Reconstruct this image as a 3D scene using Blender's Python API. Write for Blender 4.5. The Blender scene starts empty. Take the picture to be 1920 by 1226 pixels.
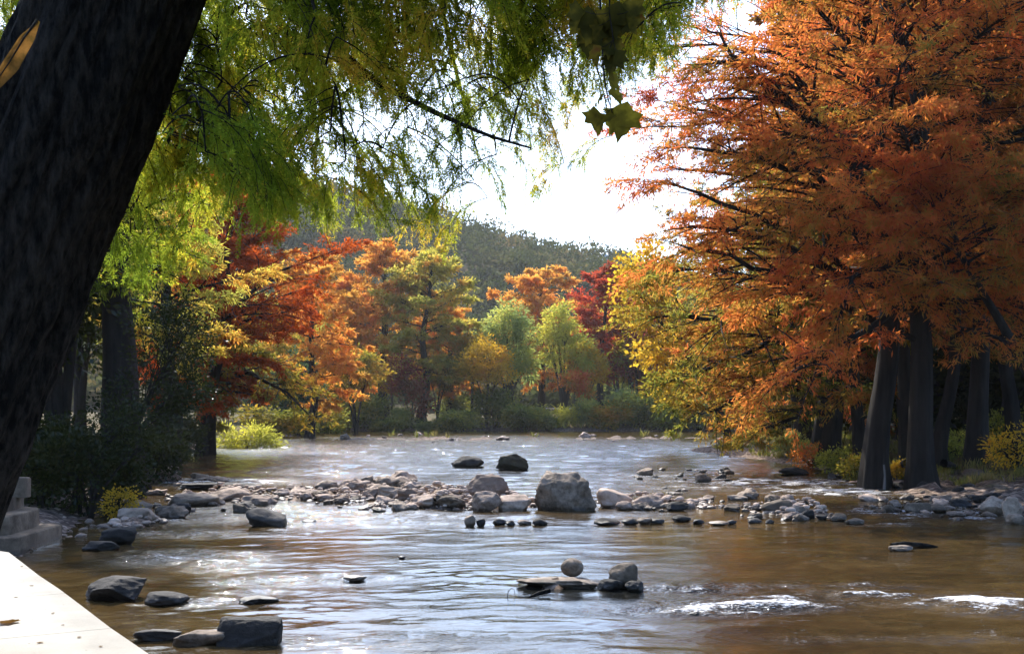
import bpy, bmesh, math, random
import numpy as np

F, H, YH = 2133.3, 2.5, 770.0          # focal length and horizon in photo pixels, eye height in metres
C = bpy.context.scene.collection
R_ = math.radians
SUN_AZ, SUN_EL = -18.0, 43.0
rng = np.random.default_rng(11)
random.seed(4)

# ------------------------------------------------------------------ helpers
def at(px, py, d):
    return np.array([(px-960)/F*d, d, H-(py-YH)/F*d])
def gnd(px, py, z=0.0):
    return at(px, py, F*(H-z)/(py-YH))

class MB:
    def __init__(s): s.v=[]; s.q=[]; s.t=[]; s.n=0
    def add(s, v, q=None, t=None):
        v=np.asarray(v,float).reshape(-1,3)
        if q is not None and len(q): s.q.append(np.asarray(q,np.int64).reshape(-1,4)+s.n)
        if t is not None and len(t): s.t.append(np.asarray(t,np.int64).reshape(-1,3)+s.n)
        s.v.append(v); s.n+=len(v)
    def build(s, name, mat, parent=None, smooth=False, loc=None):
        me=bpy.data.meshes.new(name)
        v=np.concatenate(s.v) if s.v else np.zeros((0,3))
        if loc is not None: v=v-np.asarray(loc)
        q=np.concatenate(s.q) if s.q else np.zeros((0,4),np.int64)
        t=np.concatenate(s.t) if s.t else np.zeros((0,3),np.int64)
        idx=np.concatenate([q.ravel(),t.ravel()]).astype(np.int32)
        st=np.concatenate([np.arange(len(q))*4, len(q)*4+np.arange(len(t))*3]).astype(np.int32)
        me.vertices.add(len(v)); me.vertices.foreach_set('co', v.astype(np.float32).ravel())
        me.loops.add(len(idx)); me.loops.foreach_set('vertex_index', idx)
        me.polygons.add(len(st)); me.polygons.foreach_set('loop_start', st)
        if smooth: me.polygons.foreach_set('use_smooth', np.ones(len(st),bool))
        me.update(calc_edges=True); me.validate()
        me.materials.append(mat)
        o=bpy.data.objects.new(name, me); C.objects.link(o)
        if parent: o.parent=parent
        if loc is not None: o.location=tuple(loc)
        return o

def tag(o, label=None, cat=None, group=None, kind=None):
    if label: o['label']=label
    if cat: o['category']=cat
    if group: o['group']=group
    if kind: o['kind']=kind
    return o
def empty(name, loc, label, cat, group=None):
    o=bpy.data.objects.new(name,None); C.objects.link(o); o.location=tuple(loc); o.empty_display_size=.2
    return tag(o,label,cat,group)
def dup(o, loc, rz=0, sc=1.0, label=None, group=None):
    r=o.copy(); C.objects.link(r); r.location=tuple(loc); r.rotation_euler=(0,0,rz)
    r.scale=(sc,)*3 if np.isscalar(sc) else tuple(sc)
    if label: r['label']=label
    if group: r['group']=group
    for ch in list(o.children):
        c=ch.copy(); C.objects.link(c); c.parent=r
    return r

def norm(a):
    return a/np.maximum(np.linalg.norm(a,axis=-1,keepdims=True),1e-9)

def tubes(mb, P, Rr, n=3):
    """P (m,k,3) centre lines, Rr (m,k) radii"""
    P=np.asarray(P,float); Rr=np.asarray(Rr,float)
    if P.ndim==2: P=P[None]; Rr=Rr[None]
    m,k,_=P.shape
    if m==0: return
    T=norm(np.gradient(P,axis=1))
    main=norm(P[:,-1]-P[:,0])
    ref=np.where(np.abs(main[:,2:3])>.75, np.array([[1.,0,0]]), np.array([[0,0,1.]]))[:,None,:]
    S=norm(np.cross(T,ref)); U=np.cross(S,T)
    a=np.arange(n)*2*np.pi/n
    V=P[:,:,None]+Rr[:,:,None,None]*(np.cos(a)[None,None,:,None]*S[:,:,None]+np.sin(a)[None,None,:,None]*U[:,:,None])
    i=np.arange(m)[:,None,None]*k*n; r=np.arange(k-1)[None,:,None]*n; c=np.arange(n)[None,None,:]; c2=(c+1)%n
    q=np.stack(np.broadcast_arrays(i+r+c, i+r+c2, i+r+n+c2, i+r+n+c),-1)
    mb.add(V.reshape(-1,3), q.reshape(-1,4))

def leaves(mb, pos, d, L, W, rg, flat=.6):
    """one kite-shaped leaf per position"""
    n=len(pos)
    if n==0: return
    d=norm(d); up=np.array([0,0,1.])+rg.normal(0,flat,(n,3))
    s=norm(np.cross(d,up)); L=L*rg.uniform(.6,1.3,(n,1)); W=W*rg.uniform(.7,1.3,(n,1))
    V=np.stack([pos, pos+d*L*.45+s*W*.5, pos+d*L, pos+d*L*.45-s*W*.5],1)
    mb.add(V.reshape(-1,3), np.arange(n*4).reshape(-1,4))

def hsh(ix,iy,iz,seed):
    h=(ix.astype(np.uint64)*np.uint64(374761393)+iy.astype(np.uint64)*np.uint64(668265263)+iz.astype(np.uint64)*np.uint64(2246822519)+np.uint64(seed*3266489917%(2**32)))&np.uint64(0xffffffff)
    h=((h^(h>>np.uint64(13)))*np.uint64(1274126177))&np.uint64(0xffffffff)
    h=((h^(h>>np.uint64(16)))*np.uint64(2654435761))&np.uint64(0xffffffff)
    return (h^(h>>np.uint64(15))).astype(np.float64)/2**32*2-1
def vn(p, seed=0):
    p=np.asarray(p,float)+1000.0
    i=np.floor(p).astype(np.int64); f=p-i; f=f*f*f*(f*(f*6-15)+10)
    out=0
    for dx in (0,1):
        for dy in (0,1):
            for dz in (0,1):
                w=(f[:,0] if dx else 1-f[:,0])*(f[:,1] if dy else 1-f[:,1])*(f[:,2] if dz else 1-f[:,2])
                out=out+w*hsh(i[:,0]+dx,i[:,1]+dy,i[:,2]+dz,seed)
    return out
def fbm(p, oct=4, seed=0, gain=.5):
    a=1.;o=0.;p=np.asarray(p,float)
    for k in range(oct):
        o=o+a*vn(p*2**k+k*17.3,seed+k); a*=gain
    return o
def sstep(a,b,x):
    t=np.clip((x-a)/(b-a),0,1); return t*t*(3-2*t)

# ------------------------------------------------------------------ materials
def newmat(name):
    m=bpy.data.materials.new(name); m.use_nodes=True; nt=m.node_tree; nt.nodes.clear()
    out=nt.nodes.new('ShaderNodeOutputMaterial')
    return m,nt,nt.nodes,nt.links,out
def ramp(nd, stops):
    r=nd.new('ShaderNodeValToRGB'); e=r.color_ramp.elements
    while len(e)>1: e.remove(e[-1])
    e[0].position=stops[0][0]; e[0].color=(*stops[0][1],1)
    for p,c in stops[1:]:
        x=e.new(p); x.color=(*c,1)
    return r
def math_(nt,op,a,b=None,c=None):
    n=nt.nodes.new('ShaderNodeMath'); n.operation=op
    for i,v in enumerate((a,b,c)):
        if v is None: continue
        if isinstance(v,(int,float)): n.inputs[i].default_value=v
        else: nt.links.new(v,n.inputs[i])
    return n.outputs[0]

def leafmat(name, stops, transl=.5, nscale=.35, isl=.35, gloss=.0, groug=.3, tgain=1.5):
    m,nt,nd,lk,out=newmat(name)
    tc=nd.new('ShaderNodeTexCoord'); oi=nd.new('ShaderNodeObjectInfo')
    mp=nd.new('ShaderNodeVectorMath'); mp.operation='ADD'
    sc=nd.new('ShaderNodeVectorMath'); sc.operation='SCALE'; sc.inputs[0].default_value=(31.7,17.3,9.1)
    lk.new(oi.outputs['Random'],sc.inputs['Scale'])
    lk.new(tc.outputs['Object'],mp.inputs[0]); lk.new(sc.outputs[0],mp.inputs[1])
    nz=nd.new('ShaderNodeTexNoise'); nz.inputs['Scale'].default_value=nscale; nz.inputs['Detail'].default_value=3; nz.inputs['Roughness'].default_value=.6
    lk.new(mp.outputs[0],nz.inputs['Vector'])
    g=nd.new('ShaderNodeNewGeometry')
    a=math_(nt,'MULTIPLY_ADD',nz.outputs['Fac'],2.0,-0.5)
    b=math_(nt,'MULTIPLY_ADD',g.outputs['Random Per Island'],isl,-isl/2)
    f=math_(nt,'ADD',a,b)
    r=ramp(nd,stops); lk.new(f,r.inputs['Fac'])
    df=nd.new('ShaderNodeBsdfDiffuse'); lk.new(r.outputs['Color'],df.inputs['Color'])
    tr=nd.new('ShaderNodeBsdfTranslucent')
    mc=nd.new('ShaderNodeMix'); mc.data_type='RGBA'; mc.blend_type='MULTIPLY'; mc.inputs['Factor'].default_value=1
    lk.new(r.outputs['Color'],mc.inputs[6]); mc.inputs[7].default_value=(tgain,tgain,tgain*.85,1)
    lk.new(mc.outputs[2],tr.inputs['Color'])
    mx=nd.new('ShaderNodeMixShader'); mx.inputs[0].default_value=transl
    lk.new(df.outputs[0],mx.inputs[1]); lk.new(tr.outputs[0],mx.inputs[2])
    last=mx
    if gloss>0:
        gl=nd.new('ShaderNodeBsdfGlossy'); gl.inputs['Roughness'].default_value=groug; gl.inputs['Color'].default_value=(.9,.95,1,1)
        m2=nd.new('ShaderNodeMixShader'); m2.inputs[0].default_value=gloss
        lk.new(mx.outputs[0],m2.inputs[1]); lk.new(gl.outputs[0],m2.inputs[2]); last=m2
    lk.new(last.outputs[0],out.inputs['Surface'])
    return m

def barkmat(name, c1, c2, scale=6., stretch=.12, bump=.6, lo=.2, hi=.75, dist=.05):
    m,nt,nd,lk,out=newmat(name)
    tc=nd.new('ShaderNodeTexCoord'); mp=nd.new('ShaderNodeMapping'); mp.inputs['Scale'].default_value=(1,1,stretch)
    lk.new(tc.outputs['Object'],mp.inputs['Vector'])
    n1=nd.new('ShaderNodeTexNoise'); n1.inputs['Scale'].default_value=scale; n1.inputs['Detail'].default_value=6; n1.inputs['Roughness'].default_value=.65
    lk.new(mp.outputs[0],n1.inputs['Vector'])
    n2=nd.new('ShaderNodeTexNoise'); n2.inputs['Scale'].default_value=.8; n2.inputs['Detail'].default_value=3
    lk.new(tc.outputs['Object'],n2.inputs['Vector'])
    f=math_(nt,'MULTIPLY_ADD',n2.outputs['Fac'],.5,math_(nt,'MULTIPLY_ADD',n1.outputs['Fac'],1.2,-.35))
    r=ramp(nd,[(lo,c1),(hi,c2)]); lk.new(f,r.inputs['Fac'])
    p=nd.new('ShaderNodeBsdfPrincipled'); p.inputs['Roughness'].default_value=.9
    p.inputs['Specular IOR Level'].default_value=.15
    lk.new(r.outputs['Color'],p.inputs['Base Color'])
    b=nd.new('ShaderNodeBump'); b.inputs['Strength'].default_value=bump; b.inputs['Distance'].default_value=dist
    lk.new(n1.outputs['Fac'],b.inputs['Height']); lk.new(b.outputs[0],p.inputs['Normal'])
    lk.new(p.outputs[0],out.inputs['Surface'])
    return m

def stonemat(name, c1, c2, c3, scale=2.5, bump=.7, wet=True, rough=.85):
    """stone with lichen blotches, cracks and a damp band just above the water"""
    m,nt,nd,lk,out=newmat(name)
    tc=nd.new('ShaderNodeTexCoord'); g=nd.new('ShaderNodeNewGeometry'); oi=nd.new('ShaderNodeObjectInfo')
    ad=nd.new('ShaderNodeVectorMath'); ad.operation='ADD'
    lk.new(g.outputs['Position'],ad.inputs[0]); lk.new(oi.outputs['Random'],ad.inputs[1])
    n1=nd.new('ShaderNodeTexNoise'); n1.inputs['Scale'].default_value=scale; n1.inputs['Detail'].default_value=8; n1.inputs['Roughness'].default_value=.68
    n2=nd.new('ShaderNodeTexNoise'); n2.inputs['Scale'].default_value=scale*5; n2.inputs['Detail'].default_value=5; n2.inputs['Roughness'].default_value=.7
    lk.new(ad.outputs[0],n1.inputs['Vector']); lk.new(ad.outputs[0],n2.inputs['Vector'])
    f=math_(nt,'ADD',math_(nt,'MULTIPLY_ADD',n1.outputs['Fac'],1.5,-.45),math_(nt,'MULTIPLY_ADD',n2.outputs['Fac'],.6,-.3))
    f=math_(nt,'ADD',f,math_(nt,'MULTIPLY_ADD',oi.outputs['Random'],.5,-.25))
    r=ramp(nd,[(.15,c1),(.5,c2),(.85,c3)]); lk.new(f,r.inputs['Fac'])
    p=nd.new('ShaderNodeBsdfPrincipled')
    col=r.outputs['Color']
    if wet:
        sx=nd.new('ShaderNodeSeparateXYZ'); lk.new(g.outputs['Position'],sx.inputs[0])
        z=math_(nt,'ADD',sx.outputs['Z'],math_(nt,'MULTIPLY_ADD',n2.outputs['Fac'],.12,-.06))
        mr=nd.new('ShaderNodeMapRange'); mr.interpolation_type='SMOOTHSTEP'
        mr.inputs['From Min'].default_value=.03; mr.inputs['From Max'].default_value=.12
        lk.new(z,mr.inputs['Value'])
        mx=nd.new('ShaderNodeMix'); mx.data_type='RGBA'; mx.blend_type='MULTIPLY'; mx.inputs['Factor'].default_value=1
        wr=ramp(nd,[(0,(.38,.36,.33)),(1,(1,1,1))]); lk.new(mr.outputs[0],wr.inputs['Fac'])
        lk.new(col,mx.inputs[6]); lk.new(wr.outputs['Color'],mx.inputs[7]); col=mx.outputs[2]
        rr=math_(nt,'MULTIPLY_ADD',mr.outputs[0],rough-.3,.3); lk.new(rr,p.inputs['Roughness'])
    else: p.inputs['Roughness'].default_value=rough
    lk.new(col,p.inputs['Base Color']); p.inputs['Specular IOR Level'].default_value=.3
    b=nd.new('ShaderNodeBump'); b.inputs['Strength'].default_value=bump; b.inputs['Distance'].default_value=.06
    hh=math_(nt,'MULTIPLY_ADD',n2.outputs['Fac'],.45,n1.outputs['Fac'])
    lk.new(hh,b.inputs['Height']); lk.new(b.outputs[0],p.inputs['Normal'])
    lk.new(p.outputs[0],out.inputs['Surface'])
    return m

M={}
M['orange']=leafmat('copper_needles',[(.0,(.11,.115,.026)),(.22,(.25,.165,.032)),(.42,(.38,.15,.033)),(.65,(.43,.125,.034)),(.9,(.37,.08,.032))],transl=.6,tgain=2.0,nscale=.42)
M['rust']=leafmat('rust_needles',[(.0,(.06,.055,.016)),(.3,(.16,.08,.02)),(.6,(.25,.08,.02)),(.9,(.33,.10,.025))],transl=.6,tgain=1.9)
M['redorange']=leafmat('red_orange_needles',[(.0,(.12,.05,.014)),(.3,(.28,.065,.014)),(.6,(.42,.075,.014)),(.95,(.46,.10,.016))])
M['ygreen']=leafmat('yellow_green_needles',[(.0,(.08,.10,.022)),(.35,(.17,.16,.026)),(.6,(.32,.22,.03)),(.95,(.40,.18,.03))])
M['goldor']=leafmat('gold_orange_needles',[(.0,(.06,.085,.02)),(.32,(.13,.14,.024)),(.55,(.27,.19,.03)),(.72,(.34,.155,.03)),(.95,(.36,.11,.03))],nscale=.28,transl=.58,tgain=1.75)
M['olive']=leafmat('olive_needles',[(.0,(.13,.14,.036)),(.4,(.26,.24,.045)),(.7,(.36,.25,.045)),(.95,(.44,.20,.04))],transl=.64,tgain=2.1)
M['brownor']=leafmat('brown_orange_needles',[(.0,(.16,.11,.03)),(.35,(.38,.20,.04)),(.8,(.50,.20,.04))],transl=.64,tgain=2.0)
M['willow']=leafmat('pale_willow_leaves',[(.0,(.11,.15,.06)),(.4,(.21,.26,.085)),(.7,(.33,.35,.09)),(.95,(.42,.39,.08))],nscale=.3,tgain=1.8)
M['lime']=leafmat('pale_yellow_green_leaves',[(.0,(.14,.16,.035)),(.4,(.29,.29,.05)),(.8,(.44,.39,.06))],nscale=.3,tgain=1.8)
M['yellow']=leafmat('yellow_leaves',[(.0,(.18,.14,.024)),(.35,(.40,.27,.03)),(.7,(.54,.33,.03)),(.95,(.48,.20,.024))],tgain=1.8)
M['red']=leafmat('red_leaves',[(.0,(.10,.03,.016)),(.4,(.26,.045,.022)),(.8,(.42,.06,.028))],transl=.6,tgain=1.8)
M['wine']=leafmat('wine_red_leaves',[(.0,(.07,.028,.02)),(.5,(.18,.04,.03)),(.9,(.28,.06,.03))],transl=.6,tgain=1.8)
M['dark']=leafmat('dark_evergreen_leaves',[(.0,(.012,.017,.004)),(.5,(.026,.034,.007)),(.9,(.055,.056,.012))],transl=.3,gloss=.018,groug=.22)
M['deepgreen']=leafmat('deep_green_leaves',[(.0,(.045,.065,.016)),(.45,(.12,.135,.03)),(.9,(.30,.24,.045))],transl=.6,tgain=2.1)
M['bush']=leafmat('green_shrub_leaves',[(.0,(.08,.11,.028)),(.45,(.18,.20,.045)),(.85,(.36,.31,.055))],transl=.6,tgain=2.1,gloss=.03)
M['bluegreen']=leafmat('blue_green_leaves',[(.0,(.03,.05,.03)),(.5,(.06,.095,.05)),(.9,(.12,.15,.06))],transl=.4)
M['forest']=leafmat('hill_oak_leaves',[(.0,(.022,.032,.012)),(.4,(.048,.06,.02)),(.62,(.075,.078,.03)),(.85,(.15,.11,.045))],transl=.3,nscale=.055,isl=.12)
M['canopy']=leafmat('green_cypress_needles',[(.0,(.06,.09,.011)),(.4,(.13,.175,.017)),(.65,(.25,.26,.024)),(.9,(.40,.25,.03))],transl=.68,nscale=1.3,isl=.25,tgain=2.2)
M['grass']=leafmat('bank_grass_blades',[(.0,(.05,.07,.015)),(.4,(.12,.13,.03)),(.7,(.22,.18,.06)),(.95,(.28,.2,.09))],transl=.4,nscale=.25)
M['sycleaf']=leafmat('sycamore_leaves',[(.0,(.02,.02,.007)),(.5,(.05,.045,.010)),(.75,(.16,.12,.016)),(.95,(.12,.045,.018))],transl=.45,nscale=7,isl=.6,tgain=1.6)
M['sycgold']=leafmat('golden_sycamore_leaves',[(.0,(.06,.05,.012)),(.5,(.16,.13,.018)),(.8,(.34,.27,.03))],transl=.55,nscale=9,isl=.3,tgain=1.7)
M['blade']=leafmat('withered_blade',[(.0,(.05,.05,.01)),(.4,(.10,.055,.016)),(.9,(.20,.10,.03))],transl=.5,nscale=16)
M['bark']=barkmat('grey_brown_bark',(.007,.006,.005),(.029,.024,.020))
M['barkdark']=barkmat('dark_furrowed_bark',(.001,.001,.001),(.06,.052,.043),scale=20,stretch=.28,bump=1.,lo=.36,hi=.85,dist=.14)  # near-black tone puts the canopy shade of the big trunk into the bark colour
M['barkpale']=barkmat('pale_grey_bark',(.06,.055,.05),(.2,.185,.17))
M['stone']=stonemat('grey_river_stone',(.095,.07,.048),(.26,.195,.142),(.46,.36,.27))
M['tan']=stonemat('tan_river_stone',(.17,.12,.088),(.40,.295,.225),(.58,.46,.37))
M['darkstone']=stonemat('dark_river_stone',(.018,.016,.014),(.05,.044,.038),(.13,.11,.095))
M['moss']=stonemat('mossy_river_stone',(.035,.032,.018),(.10,.085,.04),(.27,.215,.14),scale=4)
M['ledge']=stonemat('limestone_ledge',(.07,.048,.03),(.17,.125,.085),(.3,.235,.165),scale=1.5,bump=.4)

# concrete walkway
def concrete():
    m,nt,nd,lk,out=newmat('pale_concrete')
    g=nd.new('ShaderNodeNewGeometry')
    n1=nd.new('ShaderNodeTexNoise'); n1.inputs['Scale'].default_value=1.3; n1.inputs['Detail'].default_value=8; n1.inputs['Roughness'].default_value=.65
    n2=nd.new('ShaderNodeTexNoise'); n2.inputs['Scale'].default_value=60; n2.inputs['Detail'].default_value=4
    vo=nd.new('ShaderNodeTexVoronoi'); vo.inputs['Scale'].default_value=5.5
    for n in (n1,n2,vo): lk.new(g.outputs['Position'],n.inputs['Vector'])
    f=math_(nt,'ADD',math_(nt,'MULTIPLY_ADD',n1.outputs['Fac'],.9,.05),math_(nt,'MULTIPLY_ADD',n2.outputs['Fac'],.3,-.15))
    sp=math_(nt,'LESS_THAN',vo.outputs['Distance'],.055)
    f=math_(nt,'SUBTRACT',f,math_(nt,'MULTIPLY',sp,.6))
    dp=nd.new('ShaderNodeVectorMath'); dp.operation='DOT_PRODUCT'; lk.new(g.outputs['Position'],dp.inputs[0]); dp.inputs[1].default_value=(-.525/2.1,.851/2.1,0)
    jt=math_(nt,'LESS_THAN',math_(nt,'FRACT',math_(nt,'ADD',dp.outputs['Value'],.35)),.009)
    f=math_(nt,'SUBTRACT',f,math_(nt,'MULTIPLY',jt,.8))
    r=ramp(nd,[(.0,(.1,.085,.07)),(.3,(.22,.2,.165)),(.7,(.335,.31,.26))]); lk.new(f,r.inputs['Fac'])
    p=nd.new('ShaderNodeBsdfPrincipled'); p.inputs['Roughness'].default_value=.9; lk.new(r.outputs['Color'],p.inputs['Base Color'])
    b=nd.new('ShaderNodeBump'); b.inputs['Strength'].default_value=.3; b.inputs['Distance'].default_value=.01
    lk.new(n2.outputs['Fac'],b.inputs['Height']); lk.new(b.outputs[0],p.inputs['Normal'])
    lk.new(p.outputs[0],out.inputs['Surface']); return m
M['concrete']=concrete()

def groundmat():
    m,nt,nd,lk,out=newmat('river_bank_ground')
    g=nd.new('ShaderNodeNewGeometry'); sx=nd.new('ShaderNodeSeparateXYZ'); lk.new(g.outputs['Position'],sx.inputs[0])
    def nz(s,d=6):
        n=nd.new('ShaderNodeTexNoise'); n.inputs['Scale'].default_value=s; n.inputs['Detail'].default_value=d; n.inputs['Roughness'].default_value=.65
        lk.new(g.outputs['Position'],n.inputs['Vector']); return n.outputs['Fac']
    a,b,c=nz(.35),nz(2.5),nz(14)
    soil=ramp(nd,[(.3,(.035,.03,.016)),(.5,(.075,.065,.025)),(.62,(.13,.085,.04)),(.75,(.10,.11,.03))])
    lk.new(math_(nt,'MULTIPLY_ADD',c,.35,math_(nt,'MULTIPLY',a,.68)),soil.inputs['Fac'])
    grav=ramp(nd,[(.25,(.07,.05,.038)),(.5,(.22,.16,.12)),(.75,(.42,.33,.26))])
    vo=nd.new('ShaderNodeTexVoronoi'); vo.inputs['Scale'].default_value=8; lk.new(g.outputs['Position'],vo.inputs['Vector'])
    sv=nd.new('ShaderNodeSeparateColor'); lk.new(vo.outputs['Color'],sv.inputs[0])
    lk.new(math_(nt,'ADD',math_(nt,'MULTIPLY_ADD',sv.outputs[0],.5,-.05),math_(nt,'MULTIPLY_ADD',vo.outputs['Distance'],-.25,math_(nt,'MULTIPLY',b,.55))),grav.inputs['Fac'])
    z=math_(nt,'ADD',sx.outputs['Z'],math_(nt,'MULTIPLY_ADD',b,.35,-.17))
    mr=nd.new('ShaderNodeMapRange'); mr.inputs['From Min'].default_value=.3; mr.inputs['From Max'].default_value=.5; lk.new(z,mr.inputs['Value'])
    mx=nd.new('ShaderNodeMix'); mx.data_type='RGBA'; lk.new(mr.outputs[0],mx.inputs[0]); lk.new(grav.outputs['Color'],mx.inputs[6]); lk.new(soil.outputs['Color'],mx.inputs[7])
    p=nd.new('ShaderNodeBsdfPrincipled'); p.inputs['Roughness'].default_value=.95; p.inputs['Specular IOR Level'].default_value=.1
    lk.new(mx.outputs[2],p.inputs['Base Color'])
    bp=nd.new('ShaderNodeBump'); bp.inputs['Strength'].default_value=.8; bp.inputs['Distance'].default_value=.08
    lk.new(math_(nt,'ADD',b,math_(nt,'MULTIPLY_ADD',vo.outputs['Distance'],-.9,math_(nt,'MULTIPLY',c,.3))),bp.inputs['Height']); lk.new(bp.outputs[0],p.inputs['Normal'])
    lk.new(p.outputs[0],out.inputs['Surface']); return m
M['ground']=groundmat()

def watermat():
    m,nt,nd,lk,out=newmat('brown_river_water')
    g=nd.new('ShaderNodeNewGeometry')
    at_=nd.new('ShaderNodeAttribute'); at_.attribute_name='turbulence'; turb=at_.outputs['Fac']
    fo=nd.new('ShaderNodeAttribute'); fo.attribute_name='foam_glint'
    mp=nd.new('ShaderNodeMapping'); mp.inputs['Scale'].default_value=(.55,1,1); mp.inputs['Rotation'].default_value=(0,0,.12)
    lk.new(g.outputs['Position'],mp.inputs['Vector'])
    def nz(s,d,vec=mp.outputs[0],r=.55,dist=0):
        n=nd.new('ShaderNodeTexNoise'); n.inputs['Scale'].default_value=s; n.inputs['Detail'].default_value=d; n.inputs['Roughness'].default_value=r; n.inputs['Distortion'].default_value=dist
        lk.new(vec,n.inputs['Vector']); return n.outputs['Fac']
    w1,w2,w3=nz(1.6,3,dist=.6),nz(6.5,4,dist=.4),nz(22,3,r=.6)
    patch=nz(.33,3,vec=g.outputs['Position'])
    amp=math_(nt,'MULTIPLY_ADD',turb,4.2,math_(nt,'MULTIPLY_ADD',patch,1.3,-.30))
    h=math_(nt,'ADD',math_(nt,'MULTIPLY',w1,.02),math_(nt,'MULTIPLY',math_(nt,'ADD',math_(nt,'MULTIPLY',w2,.018),math_(nt,'MULTIPLY',w3,.010)),amp))
    b=nd.new('ShaderNodeBump'); b.inputs['Strength'].default_value=1; b.inputs['Distance'].default_value=1.0; lk.new(h,b.inputs['Height'])
    dpn=nd.new('ShaderNodeAttribute'); dpn.attribute_name='depth'
    bed1,bed2=nz(.5,5,vec=g.outputs['Position']),nz(3.2,4,vec=g.outputs['Position'])
    r=ramp(nd,[(.3,(.020,.0125,.0055)),(.5,(.052,.033,.0125)),(.7,(.10,.064,.024))])
    lk.new(math_(nt,'MULTIPLY_ADD',bed2,.4,math_(nt,'MULTIPLY',bed1,.62)),r.inputs['Fac'])
    mp2=nd.new('ShaderNodeMapping'); mp2.inputs['Scale'].default_value=(.35,1.1,1); lk.new(g.outputs['Position'],mp2.inputs['Vector'])
    fn=nz(6,7,vec=mp2.outputs[0],r=.75,dist=.7)
    fm=nd.new('ShaderNodeMapRange'); fm.interpolation_type='SMOOTHSTEP'; fm.inputs['From Min'].default_value=1.03; fm.inputs['From Max'].default_value=1.25
    fn=math_(nt,'ADD',math_(nt,'MULTIPLY',fn,.6),math_(nt,'MULTIPLY',nz(34,5,vec=mp2.outputs[0],r=.8),1.0))
    lk.new(math_(nt,'ADD',fn,math_(nt,'MULTIPLY',fo.outputs['Fac'],.36)),fm.inputs['Value'])  # white streaks are foam plus sun sparkle painted into the water colour
    mx=nd.new('ShaderNodeMix'); mx.data_type='RGBA'; lk.new(fm.outputs[0],mx.inputs[0]); md=nd.new('ShaderNodeMix'); md.data_type='RGBA'; lk.new(dpn.outputs['Fac'],md.inputs[0]); lk.new(r.outputs['Color'],md.inputs[6]); md.inputs[7].default_value=(.006,.008,.008,1); lk.new(md.outputs[2],mx.inputs[6]); mx.inputs[7].default_value=(.78,.78,.78,1)
    p=nd.new('ShaderNodeBsdfPrincipled'); p.inputs['IOR'].default_value=1.333
    lk.new(mx.outputs[2],p.inputs['Base Color'])
    lk.new(math_(nt,'MULTIPLY_ADD',fm.outputs[0],.5,.03),p.inputs['Roughness'])
    lk.new(b.outputs[0],p.inputs['Normal']); lk.new(p.outputs[0],out.inputs['Surface']); return m
M['water']=watermat()

# ------------------------------------------------------------------ river outline and terrain
SHORE=np.array([(9,-10.6),(-2.64,8.4),(-6.4,14.5),(-8.4,18.6),(-9.3,23),(-9.8,26),(-12,33),(-13.5,40),(-15,48),(-19.0,64),(-22.0,86),(-21.5,104),(-23,127),(-24,140),
 (-10,141.5),(10,140.5),(30,140),(60,150),(110,170),(200,190),(215,165),(120,140),(64,118),(38,104),(25,92),(17,80),(13.4,76),(11.6,70),(12.2,60),(13.2,53),(14.0,44),(14.6,38),(13.8,32),(12.6,27),(13,18),(16,8),(22,-12)],float)
def shore_sd(x,y):
    """signed distance to the river outline, positive on land"""
    p=np.stack([x,y],-1); d=np.full(len(x),1e9); ins=np.zeros(len(x),bool)
    n=len(SHORE)
    for i in range(n):
        a=SHORE[i]; b=SHORE[(i+1)%n]; ab=b-a
        t=np.clip(((p-a)@ab)/(ab@ab),0,1)
        d=np.minimum(d,np.hypot(*(p-a-t[:,None]*ab).T))
        c=((a[1]>y)!=(b[1]>y))
        xi=(b[0]-a[0])*(y-a[1])/((b[1]-a[1]) if b[1]!=a[1] else 1e-9)+a[0]
        ins^=c&(x<xi)
    return np.where(ins,-d,d)
SHOALS=[]
for (px,py,rx,ry,hh) in [(700,934,190,20,.66),(830,948,90,14,.68),(430,932,150,24,.62),(990,945,140,14,.55),(1200,947,110,15,.54),(1380,948,150,18,.47),(1530,965,110,16,.5),(250,985,60,20,.5),
                         (1650,905,160,24,.33),(1800,935,150,30,.36),(1040,1098,90,10,.55),(800,824,330,5,.62),(1250,822,240,3,.6),(1330,890,120,8,.47)]:
    c=gnd(px,py); d=c[1]
    y0=gnd(px,py+ry)[1]; y1=gnd(px,py-ry)[1]
    SHOALS.append((c[0],(y0+y1)/2,rx/F*d,(y1-y0)/2,hh))
def terrain_z(x,y):
    x=np.atleast_1d(np.asarray(x,float)); y=np.atleast_1d(np.asarray(y,float))
    s=shore_sd(x,y)
    s=s+.9*fbm(np.stack([x*.35,y*.35,0*x],-1),3,5)*sstep(18,40,y)
    p=np.stack([x,y,0*x],-1)
    cap=np.where((x<4)&(y<17)&(y>-30),.55,1.15)
    land=cap*(1-np.exp(-np.maximum(s,0)/2.6))+.016*np.maximum(s-3,0)
    bed=-.55*(1-np.exp(np.minimum(s,0)/1.5))
    z=np.where(s>0,land,bed)+.09*fbm(p*.8,4,2)*sstep(-3,2,s+1)*sstep(17,20,y+10*(x>4))
    for (cx,cy,rx,ry,hh) in SHOALS:
        q=((x-cx)/rx)**2+((y-cy)/ry)**2
        w=np.exp(-q*1.3)
        z=z+np.where(s<0.5,w*hh*(1+.35*fbm(p*1.5,3,9)),0)
    return z
def tz(x,y): return float(terrain_z(x,y)[0])

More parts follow.
